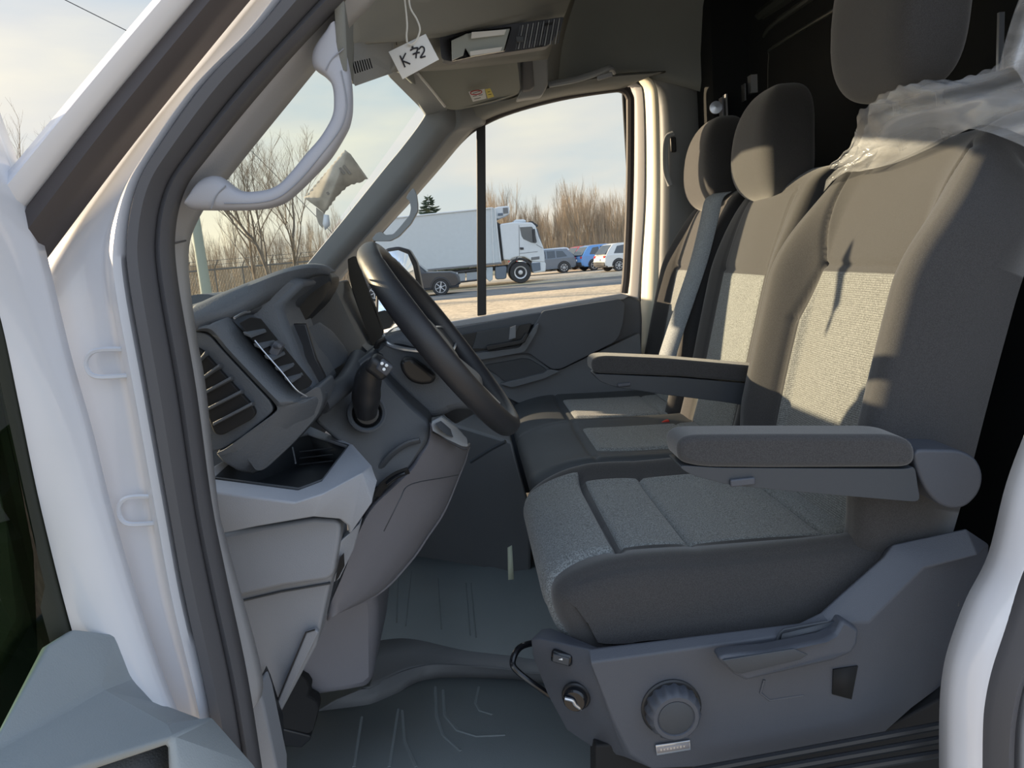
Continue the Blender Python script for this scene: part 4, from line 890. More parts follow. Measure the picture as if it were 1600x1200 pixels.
# ================================================================== UPPER CAB, HANDLES, PASSENGER DOOR
HS = -1
gh = empty('grab_handle', P(430,260,.88), 'large lavender grey grab handle on the near windshield pillar', 'grab handle')
ho = [(528,38),(538,72),(545,100),(550,133),(551,167),(548,190),(540,210),(517,247),(490,277),(463,303),(443,318),(417,326),(383,329),(333,329),(303,328),(294,322)]
hi = [(517,46),(492,78),(490,105),(508,120),(520,135),(523,160),(520,184),(503,214),(480,241),(457,269),(437,289),(413,298),(378,298),(345,276),(318,281),(300,309)]
O_ = cr([P(x, y, .874) for x, y in ho], 6); I_ = cr([P(x, y, .874) for x, y in hi], 6); rings = []
for o_, i_ in zip(O_, I_):
    c = (o_ + i_) / 2; h = (i_ - o_) / 2; r = []
    for j in range(20):
        a = 2 * pi * j / 20; ca, sa = cos(a), sin(a)
        r.append(c + h * math.copysign(abs(ca) ** .7, ca) + Vector((0, .016, 0)) * math.copysign(abs(sa) ** .7, sa))
    rings.append(r)
v, f = loft_geo(rings); mesh('handle_bar', v, f, M['handle'], gh, ang=70)
mb = MB(); mb.tube(cr([P(x,y,.8580) for x,y in ((533,110),(541,150),(541,175),(531,203),(500,244),(468,282),(436,308),(400,317),(350,318))], 5), .0006, 5); mb.build('handle_seam', M['mgrey'], gh)
mb = MB(); mb.tube(cr([P(x,y,.8578) for x,y in ((353,290),(338,306),(330,326))], 4), .0007, 5); mb.build('handle_seam', M['mgrey'], gh)
mb = MB(); mb.tube(cr([P(x,y,.8578) for x,y in ((537,76),(519,92),(509,110))], 4), .0007, 5); mb.build('handle_seam', M['mgrey'], gh)
fh = empty('grab_handle', P(630,340,2.5), 'small grey grab handle on the far windshield pillar', 'grab handle')
poly3('handle_bar', [(x,y,2.47) for x,y in ((646,293),(651,303),(653,318),(653,330),(642,350),(623,370),(609,377),(585,377),(581,373),(588,364),(596,362),(601,367),(614,366),(622,358),(640,336),(642,325),(640,314),(634,310),(638,302))], M['pillar_g'], fh, depth=.035, bevel=.008, seg=4, rnd=.006)

# ---- overhead
oc = empty('overhead_console', P(780,40,1.8), 'beige grey overhead console with a ribbed map light above the windshield', 'overhead console')
# underside shelf: front edge over the windshield to rear edge
patch('console_underside', [[(520,-60,1.0),(600,-60,1.4),(760,-60,1.75),(910,-60,2.0)], [(540,38,1.15),(606,22,1.45),(760,4,1.75),(892,-4,2.0)], [(546,95,1.2),(610,88,1.5),(760,60,1.78),(872,42,2.0)], [(551,131,1.25),(612,112,1.52),(700,108,1.80),(855,92,2.05)]], M['headp'], oc)
poly3('console_ledge', [(520,-80,1.02),(760,-80,1.5),(905,-80,1.9),(892,-2,1.9),(882,26,1.9),(800,36,1.72),(727,43,1.6),(686,52,1.55),(610,56,1.45),(545,66,1.15)], M['headp'], oc, depth=.04, bevel=.012, seg=4)
mb = MB(); mb.tube(cr([P(x,y,Y) for x,y,Y in ((600,12,1.40),(606,40,1.44),(612,78,1.5))],4), .0012, 5); mb.build('console_seam', M['black'], oc)
mb = MB(); mb.tube(cr([P(x,y,Y) for x,y,Y in ((618,38,1.42),(620,70,1.5))],4), .0012, 5); mb.build('console_seam', M['black'], oc)
poly3('console_side', [(541,66,1.14),(612,36,1.44),(616,100,1.5),(610,110,1.50),(551,130,1.2)], M['pillar_g'], oc, depth=.03, bevel=.004)
for i in range(8):
    mb = MB(); x = 551 + i * 3.7; mb.tube([P(x,97-i*.8,1.15+i*.012), P(x+4.5,115-i*1.2,1.15+i*.012)], .0011, 5); mb.build('speaker_slot', M['black'], oc)
lamp = poly3('map_light', [(686,57,1.60),(703,50,1.61),(727,45,1.64),(800,37,1.72),(882,26,1.82),(876,44,1.82),(868,58,1.82),(855,72,1.80),(805,80,1.74),(760,86,1.68),(705,96,1.60),(690,93,1.59)], M['seatp'], oc, depth=.03, bevel=.004, seg=3, rnd=.008)
poly3('light_frame', [(700,60,1.588),(728,49,1.62),(799,41,1.70),(799,46,1.70),(789,79,1.68),(742,87,1.64),(706,95,1.58)], M['gloss'], lamp, depth=.01, bevel=.002)
tag(poly3('light_lens', [(705,63,1.580),(729,52,1.61),(797,44,1.69),(787,79,1.67),(735,88,1.62),(727,74,1.61),(724,86,1.60),(706,94,1.575)], M['lens'], lamp, depth=.008, bevel=.002), 'clear lamp lens')
poly3('light_window', [(737,50,1.60),(791,46,1.665),(788,54,1.665),(736,60,1.60)], M['paper'], lamp, depth=.004, bevel=.0005)
poly3('light_window', [(734,80,1.60),(785,73,1.655),(782,80,1.655),(735,87,1.60)], M['paper'], lamp, depth=.004, bevel=.0005)
for i in range(17):
    x = 808 + i * 4.1; mb = MB(); mb.tube([P(x+5,40-i*.75,1.70+i*.0055), P(x-2,77-i*.55,1.70+i*.0055)], .0013, 5); mb.build('light_rib', M['pillar_g'] if i % 2 else M['seatp'], lamp)
for i in range(4):
    mb = MB(); x = 853 + i * 3.2; mb.tube([P(x,36-i*.4,1.745), P(x-1.5,40-i*.4,1.745)], .0016, 5); mb.build('light_slot', M['hole'], lamp)
    mb = MB(); x = 838 + i * 3; mb.tube([P(x,71.5-i*.3,1.745), P(x-1.2,74-i*.3,1.745)], .0014, 5); mb.build('light_slot', M['hole'], lamp)
mb = MB(); mb.box(P(812,61,1.69), (.018,.006,.012)); mb.build('light_switch', M['dash_d'], lamp, bevel=.002)
# sun visor
vis = empty('sun_visor', P(740,120,2.2), 'grey passenger sun visor with a small warning sticker, folded up', 'sun visor')
tag(poly3('visor_board', [(652,113,2.05),(700,98,2.05),(790,84,2.15),(806,80,2.2),(810,110,2.3),(813,140,2.38),(808,146,2.4),(770,158,2.4),(716,170,2.4),(700,169,2.38),(690,162,2.34)], mat('grey_visor_vinyl', (.235,.25,.235), .7, grain=.3, gscale=500), vis, depth=.02, bevel=.006, seg=3, rnd=.012), 'grey vinyl board')
mb = MB(); mb.tube(cr([P(x,y,Y) for x,y,Y in ((651,113,2.04),(672,137,2.18),(695,166,2.36))],4), .004, 8); mb.build('visor_edge', M['paper'], vis)
lb = [(732,143.5,2.26),(757,139,2.26),(760,154,2.30),(739,159,2.30)]
wl = poly3('warning_label', lb, M['paper'], vis, depth=.001, bevel=0)
poly3('label_band', [(758,139.5,2.259),(766,138,2.259),(772,151,2.30),(762,154,2.30)], mat('yellow_label', (.72,.60,.12), .6), wl, depth=.001, bevel=0)
mb = MB(); mb.tube([P(744+9*cos(2*pi*i/18), 144.5-1.0*cos(2*pi*i/18)+3.2*sin(2*pi*i/18), 2.255) for i in range(18)], .0014, 5, closed=True); mb.build('warning_ring', mat('label_red', (.5,.05,.06), .6), wl)
for (x0,y0,x1,y1) in ((739,146,750,142.5),(739,150.5,745,149.5),(748,149,754,148),(741,155,751,152.6),(762,144,766,143),(763,148,768,147)):
    mb = MB(); mb.tube([P(x0,y0,2.25), P(x1,y1,2.25)], .0009, 4); mb.build('label_mark', M['ink'], wl)
vm = poly3('visor_pocket', [(806,80,2.3),(857,73,2.35),(857,132,2.45),(846,150,2.46),(822,153,2.45),(806,156,2.44),(813,142,2.42),(810,110,2.35)], M['pillar_g'], oc, depth=.05, bevel=.008, seg=3)
poly3('visor_hinge_block', [(815,84,2.29),(832,82,2.29),(836,135,2.40),(828,141,2.41),(816,142,2.40)], M['seatp'], oc, depth=.03, bevel=.006)
poly3('console_corner', [(600,105,1.9),(655,98,2.0),(700,168,2.42),(664,178,2.42),(652,158,2.35),(630,132,2.2),(604,112,2.0)], M['pillar_g'], oc, depth=.06, bevel=.01)
# fill above: front bulkhead of the roof
patch('roof_lining', [[(560,-90,1.1),(760,-90,1.8),(920,-90,2.5)], [(600,20,1.55),(770,0,2.0),(900,-10,2.58)], [(625,100,2.2),(760,80,2.4),(880,60,2.58)], [(664,172,2.52),(770,158,2.54),(870,140,2.6)]], M['headp'], oc)
ah = empty('assist_handle', P(900,120,2.5), 'grey folded assist handle on the headliner above the passenger window', 'handle')
mb = MB(); mb.tube(cr([P(x,y,Y) for x,y,Y in ((858,132,2.50),(900,124,2.48),(935,113,2.47),(952,106,2.47),(958,112,2.50))],5), .013, 10, flat=.7); mb.build('handle_bar', M['pillar_g'], ah)
mb = MB(); mb.box(P(945,119,2.46), (.05,.01,.014), Matrix.Rotation(radians(-12),3,'Y')); mb.build('handle_cap', M['lgrey'], ah, bevel=.003)

# ---- hanging price tag K72
tg_ = empty('hanging_tag', P(645,85,1.15), 'white paper tag on a string reading K72, hanging from the roof', 'tag')
tp = [P(607,81,1.15), P(665,53,1.15), P(686,93,1.15), P(629,124,1.15)]
card = mesh('tag_card', tp, [(0,1,2,3)], M['paper'], tg_, solid=.0012, bevel=.0003)
mb = MB(); mb.tube(cr([P(x,y,1.149) for x,y in ((631,-10),(634,15),(636,40),(635,55),(636,66))],5), .0014, 6); mb.build('tag_string', M['string'], tg_)
mb = MB(); mb.tube(cr([P(x,y,1.146) for x,y in ((638,-10),(641,12),(651,30),(656,45),(652,60),(643,69),(637,68))],5), .0014, 6); mb.build('tag_string', M['string'], tg_)
def stroke(pts):
    mb = MB(); mb.tube(cr([P(x,y,1.1485) for x,y in pts],4), .0011, 6); mb.build('handwriting', M['ink'], card)
stroke([(625,87),(629,96),(633,105)]); stroke([(634,83),(630,91),(628,95)]); stroke([(628,95),(634,97),(641,100)])
stroke([(641,79),(646,76),(653,75),(651,82),(650,91)]); stroke([(645,85),(650,83),(656,82)]); stroke([(643,74),(646,73)])
stroke([(655,77),(658,73),(662,74),(663,79),(660,85),(657,90),(661,89),(665,88)])

# ---- sheet of paper stuck on the windshield, seen from behind
def wsp(px, py):
    d = ray(px, py); lo, hi = .9, 2.5
    for _ in range(40):
        mid = (lo + hi) / 2; p = CAM + d * (mid / d.y)
        if p.x < wsx(p.z, p.y): hi = mid
        else: lo = mid
    return CAM + d * (lo / d.y)
pa = empty('windshield_paper', P(520,280,1.8), 'torn beige paper sheet stuck to the windshield', 'paper')
ol = [(539,234),(548,241),(560,258),(575,279),(562,285),(545,290),(528,305),(507,334),(498,326),(475,309)]
jag = []
for i, p in enumerate(ol):
    q = ol[(i + 1) % len(ol)]; n_ = max(2, int(math.hypot(q[0]-p[0], q[1]-p[1]) / 4))
    for j in range(n_):
        t = j / n_; s = 1.0 if j % 2 else -1.0; dx, dy = q[0]-p[0], q[1]-p[1]; l = math.hypot(dx, dy)
        k_ = .8 if i in (3, 4, 5, 9, 6) else .1
        jag.append((p[0] + dx*t - dy/l*s*k_, p[1] + dy*t + dx/l*s*k_))
Yp = 1.85
pm = mat('beige_translucent_paper', (.42,.39,.34), .8, var=.25, vscale=30)
sh = mesh('paper_sheet', [P(x,y,Yp) for x,y in jag], [tuple(range(len(jag)))], pm, pa, solid=.0012, ang=30)
poly3('paper_tail', [(494,324,Yp),(507,334,Yp),(506,345,Yp),(504,357,Yp),(498,350,Yp),(494,338,Yp)], pm, pa, depth=.001, bevel=0)
for (x0,y0,x1,y1) in ((531,262,539,272),(537,258,545,268),(543,266,548,272),(511,300,514,304)):
    mb = MB(); mb.tube([P(x0,y0,Yp-.002), P(x1,y1,Yp-.002)], .0035, 5, flat=.3); mb.build('print_mark', mat('faded_ink', (.25,.23,.21), .8), sh)
mb = MB(); mb.add([P(506,335,Yp), P(514,336,Yp), P(516,352,Yp), P(508,360,Yp), P(504,350,Yp)], [(0,1,2,3,4)]); mb.build('tape', mat('clear_tape', (.62,.66,.72), .1), pa, solid=.0008)

# ---- passenger door panel
def dpl(name, px, Y, m, depth=.05, bevel=.008, rnd=.01, parent=None, seg=3): Y += .05 if parent is None else 0; return plate(name, px, Y, Y + depth, m, parent or dr2, bevel=bevel, rnd=rnd, seg=seg)
dpl('door_card', [(560,532),(690,509),(849,483),(972,463),(985,462),(1002,470),(1004,500),(1000,700),(980,760),(700,780),(540,700)], 2.56, M['pdoor'], bevel=.01)
dpl('sill_strip', [(560,527),(690,505),(849,479),(972,459),(984,462),(975,468),(849,490),(690,515),(560,538)], 2.545, M['pillar'], depth=.03, bevel=.004, rnd=0)
dpl('upper_rail', [(560,535),(712,512),(847,488),(846,500),(838,507),(712,526),(600,545),(560,550)], 2.52, M['pdoor'], depth=.05)
dpl('armrest_panel', [(849,486),(968,467),(977,474),(974,505),(968,525),(960,535),(876,577),(862,577),(846,566),(826,552),(760,560),(712,568),(700,548),(722,549),(812,540),(820,536),(836,506)], 2.505, M['pdoor'], depth=.07, bevel=.01)
dpl('lower_panel', [(700,562),(760,557),(826,551),(846,566),(862,578),(876,578),(930,552),(1000,520),(1010,640),(960,640),(830,640),(790,620)], 2.525, M['pdoor_l'], depth=.05, bevel=.008)
dpl('handle_recess', [(738,520),(831,505),(824,524),(818,536),(812,540),(722,552),(700,552),(706,526)], 2.50, M['black'], depth=.01, bevel=.003, rnd=.006)
dh = dpl('recess_plate', [(746,519),(812,508),(806,520),(800,532),(762,545),(738,545)], 2.492, M['dash_d'], depth=.008, bevel=.002, rnd=.003)
tag(dpl('door_handle', [(759,543),(761,540),(814,531),(822,520),(826,522),(820,535),(812,538),(762,548)], 2.475, M['black'], depth=.018, bevel=.003, rnd=.003), 'black pull handle')
dpl('handle_gloss', [(797,512),(806,508),(806,528),(795,531)], 2.488, M['mgrey'], depth=.004, bevel=.001, rnd=0)
dpl('rail_edge', [(700,556),(760,550),(812,543),(836,510),(843,504),(838,520),(820,550),(760,561),(706,568)], 2.49, M['pdoor_l'], depth=.02, bevel=.005)
dpl('door_pocket', [(752,571),(790,565),(816,560),(828,561),(851,575),(855,579),(850,584),(791,598),(775,585)], 2.515, M['dash_d'], depth=.01, bevel=.003, rnd=.008)
dpl('pocket_lip', [(780,600),(850,583),(858,577),(876,580),(850,592),(800,606)], 2.50, M['pdoor_l'], depth=.02, bevel=.005)
# warning triangle shaped base behind wheel: far mirror
mir = empty('passenger_mirror', P(630,450,2.95), 'passenger side exterior mirror in a dark housing beyond the far window', 'mirror')
hsg = [(596,396),(604,388),(622,385),(640,390),(652,410),(658,440),(664,470),(668,500),(665,540),(600,560),(585,520),(588,440)]
dpl('mirror_housing', hsg, 2.98, M['black'], depth=.10, bevel=.012, parent=mir)
mg = [P(x,y,2.93+(x-620)*.0012) for x,y in ((603,394),(622,391),(637,397),(645,416),(650,440),(650,458),(592,458),(593,420))]
mesh('mirror_glass', mg, [tuple(range(len(mg)))], M['mirror'], mir, solid=.003)
mg = [P(x,y,2.93+(x-620)*.0012) for x,y in ((592,464),(651,464),(654,500),(652,540),(604,548),(590,515))]
mesh('blind_spot_glass', mg, [tuple(range(len(mg)))], M['mirror'], mir, solid=.003)
mb = MB(); mb.tube([P(605,500,3.0), P(600,500,2.72)], .035, 10); mb.build('mirror_arm', M['black'], mir)
# screen-side warning: end of the far dash top
# ---- crumpled clear plastic cover pushed up behind the headrest
random.seed(11)
pl = bpy.data.materials.new('crumpled_clear_plastic'); pl.use_nodes = True; t = pl.node_tree; b = t.nodes['Principled BSDF']
b.inputs['Base Color'].default_value = (.60,.62,.66,1); b.inputs['Roughness'].default_value = .16; b.inputs['Alpha'].default_value = .55
b.inputs['Specular IOR Level'].default_value = 1.0; b.inputs['Coat Weight'].default_value = .6; b.inputs['Coat Roughness'].default_value = .08
tcn = t.nodes.new('ShaderNodeTexCoord'); mpn = t.nodes.new('ShaderNodeMapping'); mpn.inputs['Scale'].default_value = (2.0, 3, 12); mpn.inputs['Rotation'].default_value = (0, radians(10), 0)
nz = t.nodes.new('ShaderNodeTexNoise'); nz.inputs['Scale'].default_value = 1.3; nz.inputs['Detail'].default_value = 4; nz.inputs['Distortion'].default_value = 1.2
t.links.new(tcn.outputs['Object'], mpn.inputs[0]); t.links.new(mpn.outputs[0], nz.inputs['Vector'])
bp = t.nodes.new('ShaderNodeBump'); bp.inputs['Strength'].default_value = .6; bp.inputs['Distance'].default_value = .010
t.links.new(nz.outputs[0], bp.inputs['Height']); t.links.new(bp.outputs[0], b.inputs['Normal'])
r_ = ramp(t, [(.35,(.16,.16,.16)),(.68,(.52,.52,.52))]); t.links.new(nz.outputs[0], r_.inputs[0]); t.links.new(r_.outputs[0], b.inputs['Alpha'])
cover = empty('plastic_seat_cover', P(1450,180,1.2), 'crumpled clear plastic cover bunched around the driver headrest base', 'plastic sheet')
upp = [(1305,262,1.50),(1340,218,1.44),(1347,198,1.42),(1356,168,1.38),(1388,146,1.33),(1420,131,1.28),(1484,127,1.22),(1540,112,1.17),(1582,92,1.12),(1640,20,1.08),(1700,-60,1.06)]
low_ = [(1317,266,1.50),(1345,266,1.46),(1362,264,1.42),(1399,254,1.36),(1445,234,1.28),(1484,214,1.21),(1523,198,1.15),(1560,202,1.10),(1590,214,1.07),(1640,235,1.04),(1700,262,1.02)]
A_ = cr([P(*q) for q in upp], 12); B_ = cr([P(*q) for q in low_], 12); nA = len(A_); K = 64
def wr(i, s, k):
    x = i / nA
    return (sin(s * 16 + 5 * sin(x * 5 + k) + k) * .55 + sin(s * 29 - x * 9 + 3 * sin(x * 11 + k * 2)) * .30 + sin(x * 26 + s * 7 + k * 3) * .35 + abs(sin(s * 9 + x * 14 + k)) * .5)
for layer, (dy, amp) in enumerate(((-.012, .0055), (.022, .008))):
    v = []; f = []
    for i in range(nA):
        for j in range(K):
            s = j / (K - 1); p = A_[i].lerp(B_[i], s); e = sin(pi * s)
            out = .0035 * sin(i * .40 + layer) + .002 * sin(i * 1.1)
            p = p + (A_[i] - B_[i]).normalized() * out * (1 - s) 
            v.append(p + Vector((0, dy - .045 * e * (1 if layer == 0 else .3) + wr(i, s, layer * 2.1) * amp * (.3 + .7 * e), 0)))
    for i in range(nA - 1):
        for j in range(K - 1): f.append((i*K+j, i*K+j+1, (i+1)*K+j+1, (i+1)*K+j))
    mesh('cover_fold', v, f, pl, cover, ang=60)
# torn scrap at the far shoulder of the backrest
q = [(1283,300,1.62),(1287,282,1.62),(1300,268,1.58),(1322,256,1.52),(1330,262,1.50),(1308,275,1.55),(1296,284,1.58)]
v = [P(*s) + Vector((0, -.012, 0)) for s in q]; mesh('cover_scrap', v, [tuple(range(7))], pl, cover, solid=.001)

hp_ = [[(1560,112,1.10),(1572,60,1.10),(1592,0,1.10),(1620,-60,1.10)],[(1585,108,1.06),(1600,60,1.06),(1620,0,1.06),(1650,-60,1.06)],[(1610,150,1.08),(1640,90,1.08),(1670,0,1.08),(1700,-60,1.08)]]
patch('cover_drape', hp_, pl, cover, n=10, thick=.0006)
# ================================================================== OUTSIDE
GZ = -.70
m_pave = mat('tan_block_paving', (.46,.40,.31), .9, var=.2, vscale=2.5, weave=(9, .15, .8))
m_asph = mat('grey_asphalt', (.17,.17,.165), .9, var=.2, vscale=1.5)
m_grass = mat('winter_grass_ground', (.42,.35,.22), .95, var=.35, vscale=.6)
def gq(name, pts, m, label, cat, dz):
    v = [Vector((x, y, GZ + dz)) for x, y in pts]; return st(mesh(name, v, [tuple(range(len(v)))], m, solid=.02, soff=-1), label, cat)
gq('ground', [(-300,-60),(300,-60),(300,400),(-300,400)], m_grass, 'flat winter grass and sand around the yard', 'ground', 0)
gq('ground_yard', [(-90,-30),(90,-30),(90,27),(-90,32)], m_pave, 'tan block paved yard in low sunlight', 'yard', .02)
gq('ground_road', [(-90,32.1),(90,27.1),(90,34),(-90,40)], m_asph, 'grey asphalt lane across the yard', 'road', .02)
gq('ground_parking', [(-90,41),(2,40),(8,36.5),(90,35),(90,58),(-90,58)], m_pave, 'tan paved parking strip under the parked cars', 'parking', .02)

m_tyre = mat('tyre_rubber', (.03,.03,.032), .8); m_rim = mat('alloy_rim', (.55,.56,.58), .35, metal=.6)
m_glassd = mat('dark_car_glass', (.05,.06,.07), .08, spec=.8)
m_tail = mat('red_tail_light', (.55,.03,.03), .25); m_headl = mat('head_light', (.65,.68,.7), .15)
m_clad = mat('black_car_cladding', (.035,.036,.04), .6)
m_tw = mat('truck_white_paint', (.62,.65,.67), .4); m_tbox = mat('truck_box_panel', (.52,.56,.58), .6)
m_steel = mat('weathered_grey_steel', (.16,.165,.17), .6); m_tank = mat('blue_grey_tank', (.12,.15,.19), .5)
def wheel_at(parent, x, y, r, side, spokes=5, w=.22, z=None):
    z = r if z is None else z
    mb = MB(); mb.lathe([(-w/2, r*.66), (-w/2, r*.95), (-w/2+.03, r), (w/2-.03, r), (w/2, r*.95), (w/2, r*.66)], (x, y, z), (0, side, 0), 28)
    ty = mb.build('wheel', m_tyre); ty.parent = parent
    mb = MB(); mb.lathe([(w/2-.05, r*.68), (w/2-.01, r*.68), (w/2-.01, r*.62), (w/2-.06, r*.60), (w/2-.07, 0)], (x, y, z), (0, side, 0), 28)
    o = mb.build('wheel_dish', m_clad); o.parent = ty
    mb = MB(); mb.lathe([(w/2-.03, r*.18), (w/2-.0, r*.16), (w/2+.005, 0)], (x, y, z), (0, side, 0), 16)
    mb.tube([Vector((x + cos(2*pi*i/24)*r*.64, y + side*(w/2-.01), z + sin(2*pi*i/24)*r*.64)) for i in range(24)], r*.05, 6, closed=True)
    for k in range(spokes):
        a = 2*pi*k/spokes + .3; c0 = Vector((x, y + side*(w/2-.02), z)); d = Vector((cos(a), 0, sin(a)))
        mb.tube([c0 + d*r*.12, c0 + d*r*.64], r*.085, 6)
    o = mb.build('rim', m_rim); o.parent = ty
    return ty
def car(name, label, cat, loc, yaw, paint, L=4.3, H=1.55, Wd=1.8, kind='hatch', group=None, wr=.34, rim_sp=5):
    root = bpy.data.objects.new(name, None); COL.objects.link(root); tag(root, label, cat, group)
    # local: +x is the front, z=0 the ground
    if kind == 'suv':
        low = [(-.5,.42),(-.505,.62),(-.49,.98),(-.46,1.06),(.20,1.06),(.42,1.0),(.475,.90),(.495,.72),(.50,.45),(.46,.34),(-.45,.34)]
        gh_ = [(-.475,1.04),(-.45,1.30),(-.42,H-.04),(-.36,H),(-.02,H),(.05,H-.05),(.19,1.04)]
        wins = [[(-.44,1.12),(-.42,H-.14),(-.26,H-.10),(-.26,1.12)],[(-.24,1.12),(-.24,H-.10),(-.10,H-.10),(-.10,1.12)],[(-.08,1.12),(-.08,H-.10),(.03,H-.12),(.12,1.12)]]
        wx = (-.30, .31)
    else:
        low = [(-.495,.40),(-.50,.60),(-.485,.90),(-.46,.98),(.22,.98),(.40,.90),(.47,.80),(.495,.62),(.497,.40),(.46,.28),(-.46,.28)]
        gh_ = [(-.475,.95),(-.42,1.28),(-.36,H-.06),(-.28,H),(-.02,H),(.05,H-.05),(.24,.95)]
        wins = [[(-.36,1.04),(-.30,H-.16),(-.20,H-.12),(-.20,1.0)],[(-.18,1.0),(-.18,H-.11),(-.06,H-.10),(-.06,1.0)],[(-.04,1.0),(-.04,H-.10),(.03,H-.12),(.14,.99)]]
        wx = (-.30, .31)
    rings = []
    for y, s, k in ((-.5,.97,.0),(-.47,1,.0),(-.3,1.0,0),(.3,1.0,0),(.47,1,.0),(.5,.97,.0)):
        rings.append([Vector((x*L*s, y*Wd, z if z > .5 or abs(y) < .5 else z + .02)) for x, z in low])
    v, f = loft_geo(rings); body = mesh('body', v, f, paint, None, bevel=.035, seg=3); body.parent = root
    rings = []
    for y in (-1, -.96, .96, 1):
        r_ = []
        for x, z in gh_:
            tz = (z - gh_[0][1]) / (H - gh_[0][1]); r_.append(Vector((x*L, y*Wd*(.49 - .085*tz), z)))
        rings.append(r_)
    v, f = loft_geo(rings); o = mesh('cabin', v, f, paint, None, bevel=.03, seg=3); o.parent = root
    for side in (-1, 1):
        for w_ in wins:
            a = []
            for x, z in w_:
                tz = (z - gh_[0][1]) / (H - gh_[0][1]); a.append(Vector((x*L, side*(Wd*(.49-.085*tz)+.006), z)))
            v, f = loft_geo([a, [p + Vector((0, -side*.02, 0)) for p in a]]); o = mesh('side_window', v, f, m_glassd, None); o.parent = root
        for k in wx:
            wheel_at(root, k*L, side*(Wd/2-.075), wr, side, rim_sp)
            mb = MB(); mb.tube([Vector((k*L + cos(a_)*(wr+.05), side*(Wd/2+.005), wr + sin(a_)*(wr+.05))) for a_ in [pi*i/12 for i in range(13)]], .05, 6, flat=.5); o = mb.build('wheel_arch', m_clad); o.parent = root
        mb = MB(); mb.box((-.478*L, side*Wd*.40, .86), (.10, .26, .16)); o = mb.build('tail_light', m_tail, bevel=.02); o.parent = root
        mb = MB(); mb.box((.455*L, side*Wd*.38, .72 if kind != 'suv' else .84), (.22, .36, .14)); o = mb.build('head_light', m_headl, bevel=.03); o.parent = root
        mb = MB(); mb.box((.10*L, side*(Wd*.5+.06), 1.06), (.16, .16, .12)); o = mb.build('wing_mirror', paint, bevel=.03); o.parent = root
    bz = gh_[0][1]
    for (xa, za, xb, zb, nm) in ((gh_[0][0], bz+.06, gh_[2][0], H-.10, 'rear_window'), (gh_[-1][0], bz+.04, gh_[-2][0], H-.09, 'windscreen')):
        s = -1 if nm == 'rear_window' else 1; d = Vector((s*.035, 0, .02))
        a = [Vector((xa*L, -Wd*.43, za)) + d, Vector((xa*L, Wd*.43, za)) + d, Vector((xb*L, Wd*.37, zb)) + d, Vector((xb*L, -Wd*.37, zb)) + d]
        v, f = loft_geo([a, [p - d for p in a]]); o = mesh(nm, v, f, m_glassd, None); o.parent = root
    mb = MB(); mb.box((0, 0, .36), (L*.96, Wd*.985, .14)); o = mb.build('sill_cladding', m_clad, bevel=.03); o.parent = root
    mb = MB(); mb.box((-.485*L, 0, .48), (.16, Wd*.94, .24)); o = mb.build('rear_bumper', m_clad if kind != 'plain' else paint, bevel=.04); o.parent = root
    mb = MB(); mb.box((-.495*L-.05, 0, .72), (.02, .5, .12)); o = mb.build('number_plate', M['paper']); o.parent = root
    root.location = (loc[0], loc[1], GZ + .02); root.rotation_euler = (0, 0, radians(yaw)); return root
def paint(n, c): return mat(n, c, .28, coat=.5)
suv = car('dark_suv', 'dark grey off road car parked in front of the white truck box', 'car', (-2.52, 34.4), 0, paint('charcoal_paint', (.022,.027,.036)), L=4.7, H=1.82, Wd=1.86, kind='suv', wr=.37, rim_sp=6)
car('parked_car', 'slate grey hatchback parked right beside the truck cab', 'car', (5.15, 49.6), 180, paint('slate_paint', (.14,.17,.21)), kind='hatch', rim_sp=7)
car('parked_car', 'bright blue crossover between the red car and the white one', 'car', (9.35, 49.3), 13, paint('blue_paint', (.10,.28,.62)), H=1.6, rim_sp=5)
car('parked_car', 'white crossover with a red tail light at the right edge of the window', 'car', (9.95, 44.4), 12, paint('pearl_white_paint', (.70,.70,.68)), H=1.6, rim_sp=7)
car('parked_car', 'red car mostly hidden behind the bright blue crossover', 'car', (9.3, 53.2), 16, paint('red_paint', (.42,.02,.04)), H=1.6)
far_lab = ['pale blue car roof behind the slate grey hatchback', 'white car whose roof shows just left of the red car', 'silver car in the back row above the blue crossover', 'white car in the back row above the white crossover', 'grey boxy car directly behind the truck cab nose']
for i, (x, y, c) in enumerate(((6.2,56.5,(.42,.55,.66)),(7.6,58.5,(.68,.70,.72)),(10.6,57,(.50,.52,.55)),(13.4,52.5,(.66,.68,.70)),(5.9,61,(.22,.25,.28)))):
    car('parked_car', far_lab[i], 'car', (x, y), 16, paint('far_paint_%d' % i, c), H=1.62 if i < 4 else 1.9, group='back row of parked cars')

# ---- refrigerated truck
tk = empty('refrigerated_truck', (0, 40.2, GZ), 'white box truck with a cooling unit above its cab', 'truck')
TY = 39.0; TW = 2.45
def tp_(px, y0=TY, w=TW): return [P(a, b, y0) for a, b in px], w
def tprism(name, px, m, y0=TY, w=TW, bevel=.04, seg=2, parent=tk):
    a = [P(x, y, y0) for x, y in px]; b = [p + Vector((0, w, 0)) for p in a]; v, f = loft_geo([a, b]); return mesh(name, v, f, m, parent, bevel=bevel, seg=seg)
bx = tprism('cargo_box', [(560,345.5),(768,325),(772,324.5),(784,411),(783,412.5),(560,434)], m_tbox, bevel=.03)
tprism('box_rail', [(560,431),(783,409.5),(784,412.5),(560,434.5)], m_steel, y0=TY-.03, w=.06, bevel=.01, parent=bx)
for a, b in (((768,326),(771.5,411)),((773,325),(782,410))):
    mb = MB(); mb.tube([P(*a,TY-.02), P(*b,TY-.02)], .035, 6); mb.build('box_corner_rail', m_tw, bx)
mb = MB(); mb.tube([P(561,346,TY-.02), P(770,325,TY-.02)], .04, 6); mb.build('box_top_rail', m_tw, bx)
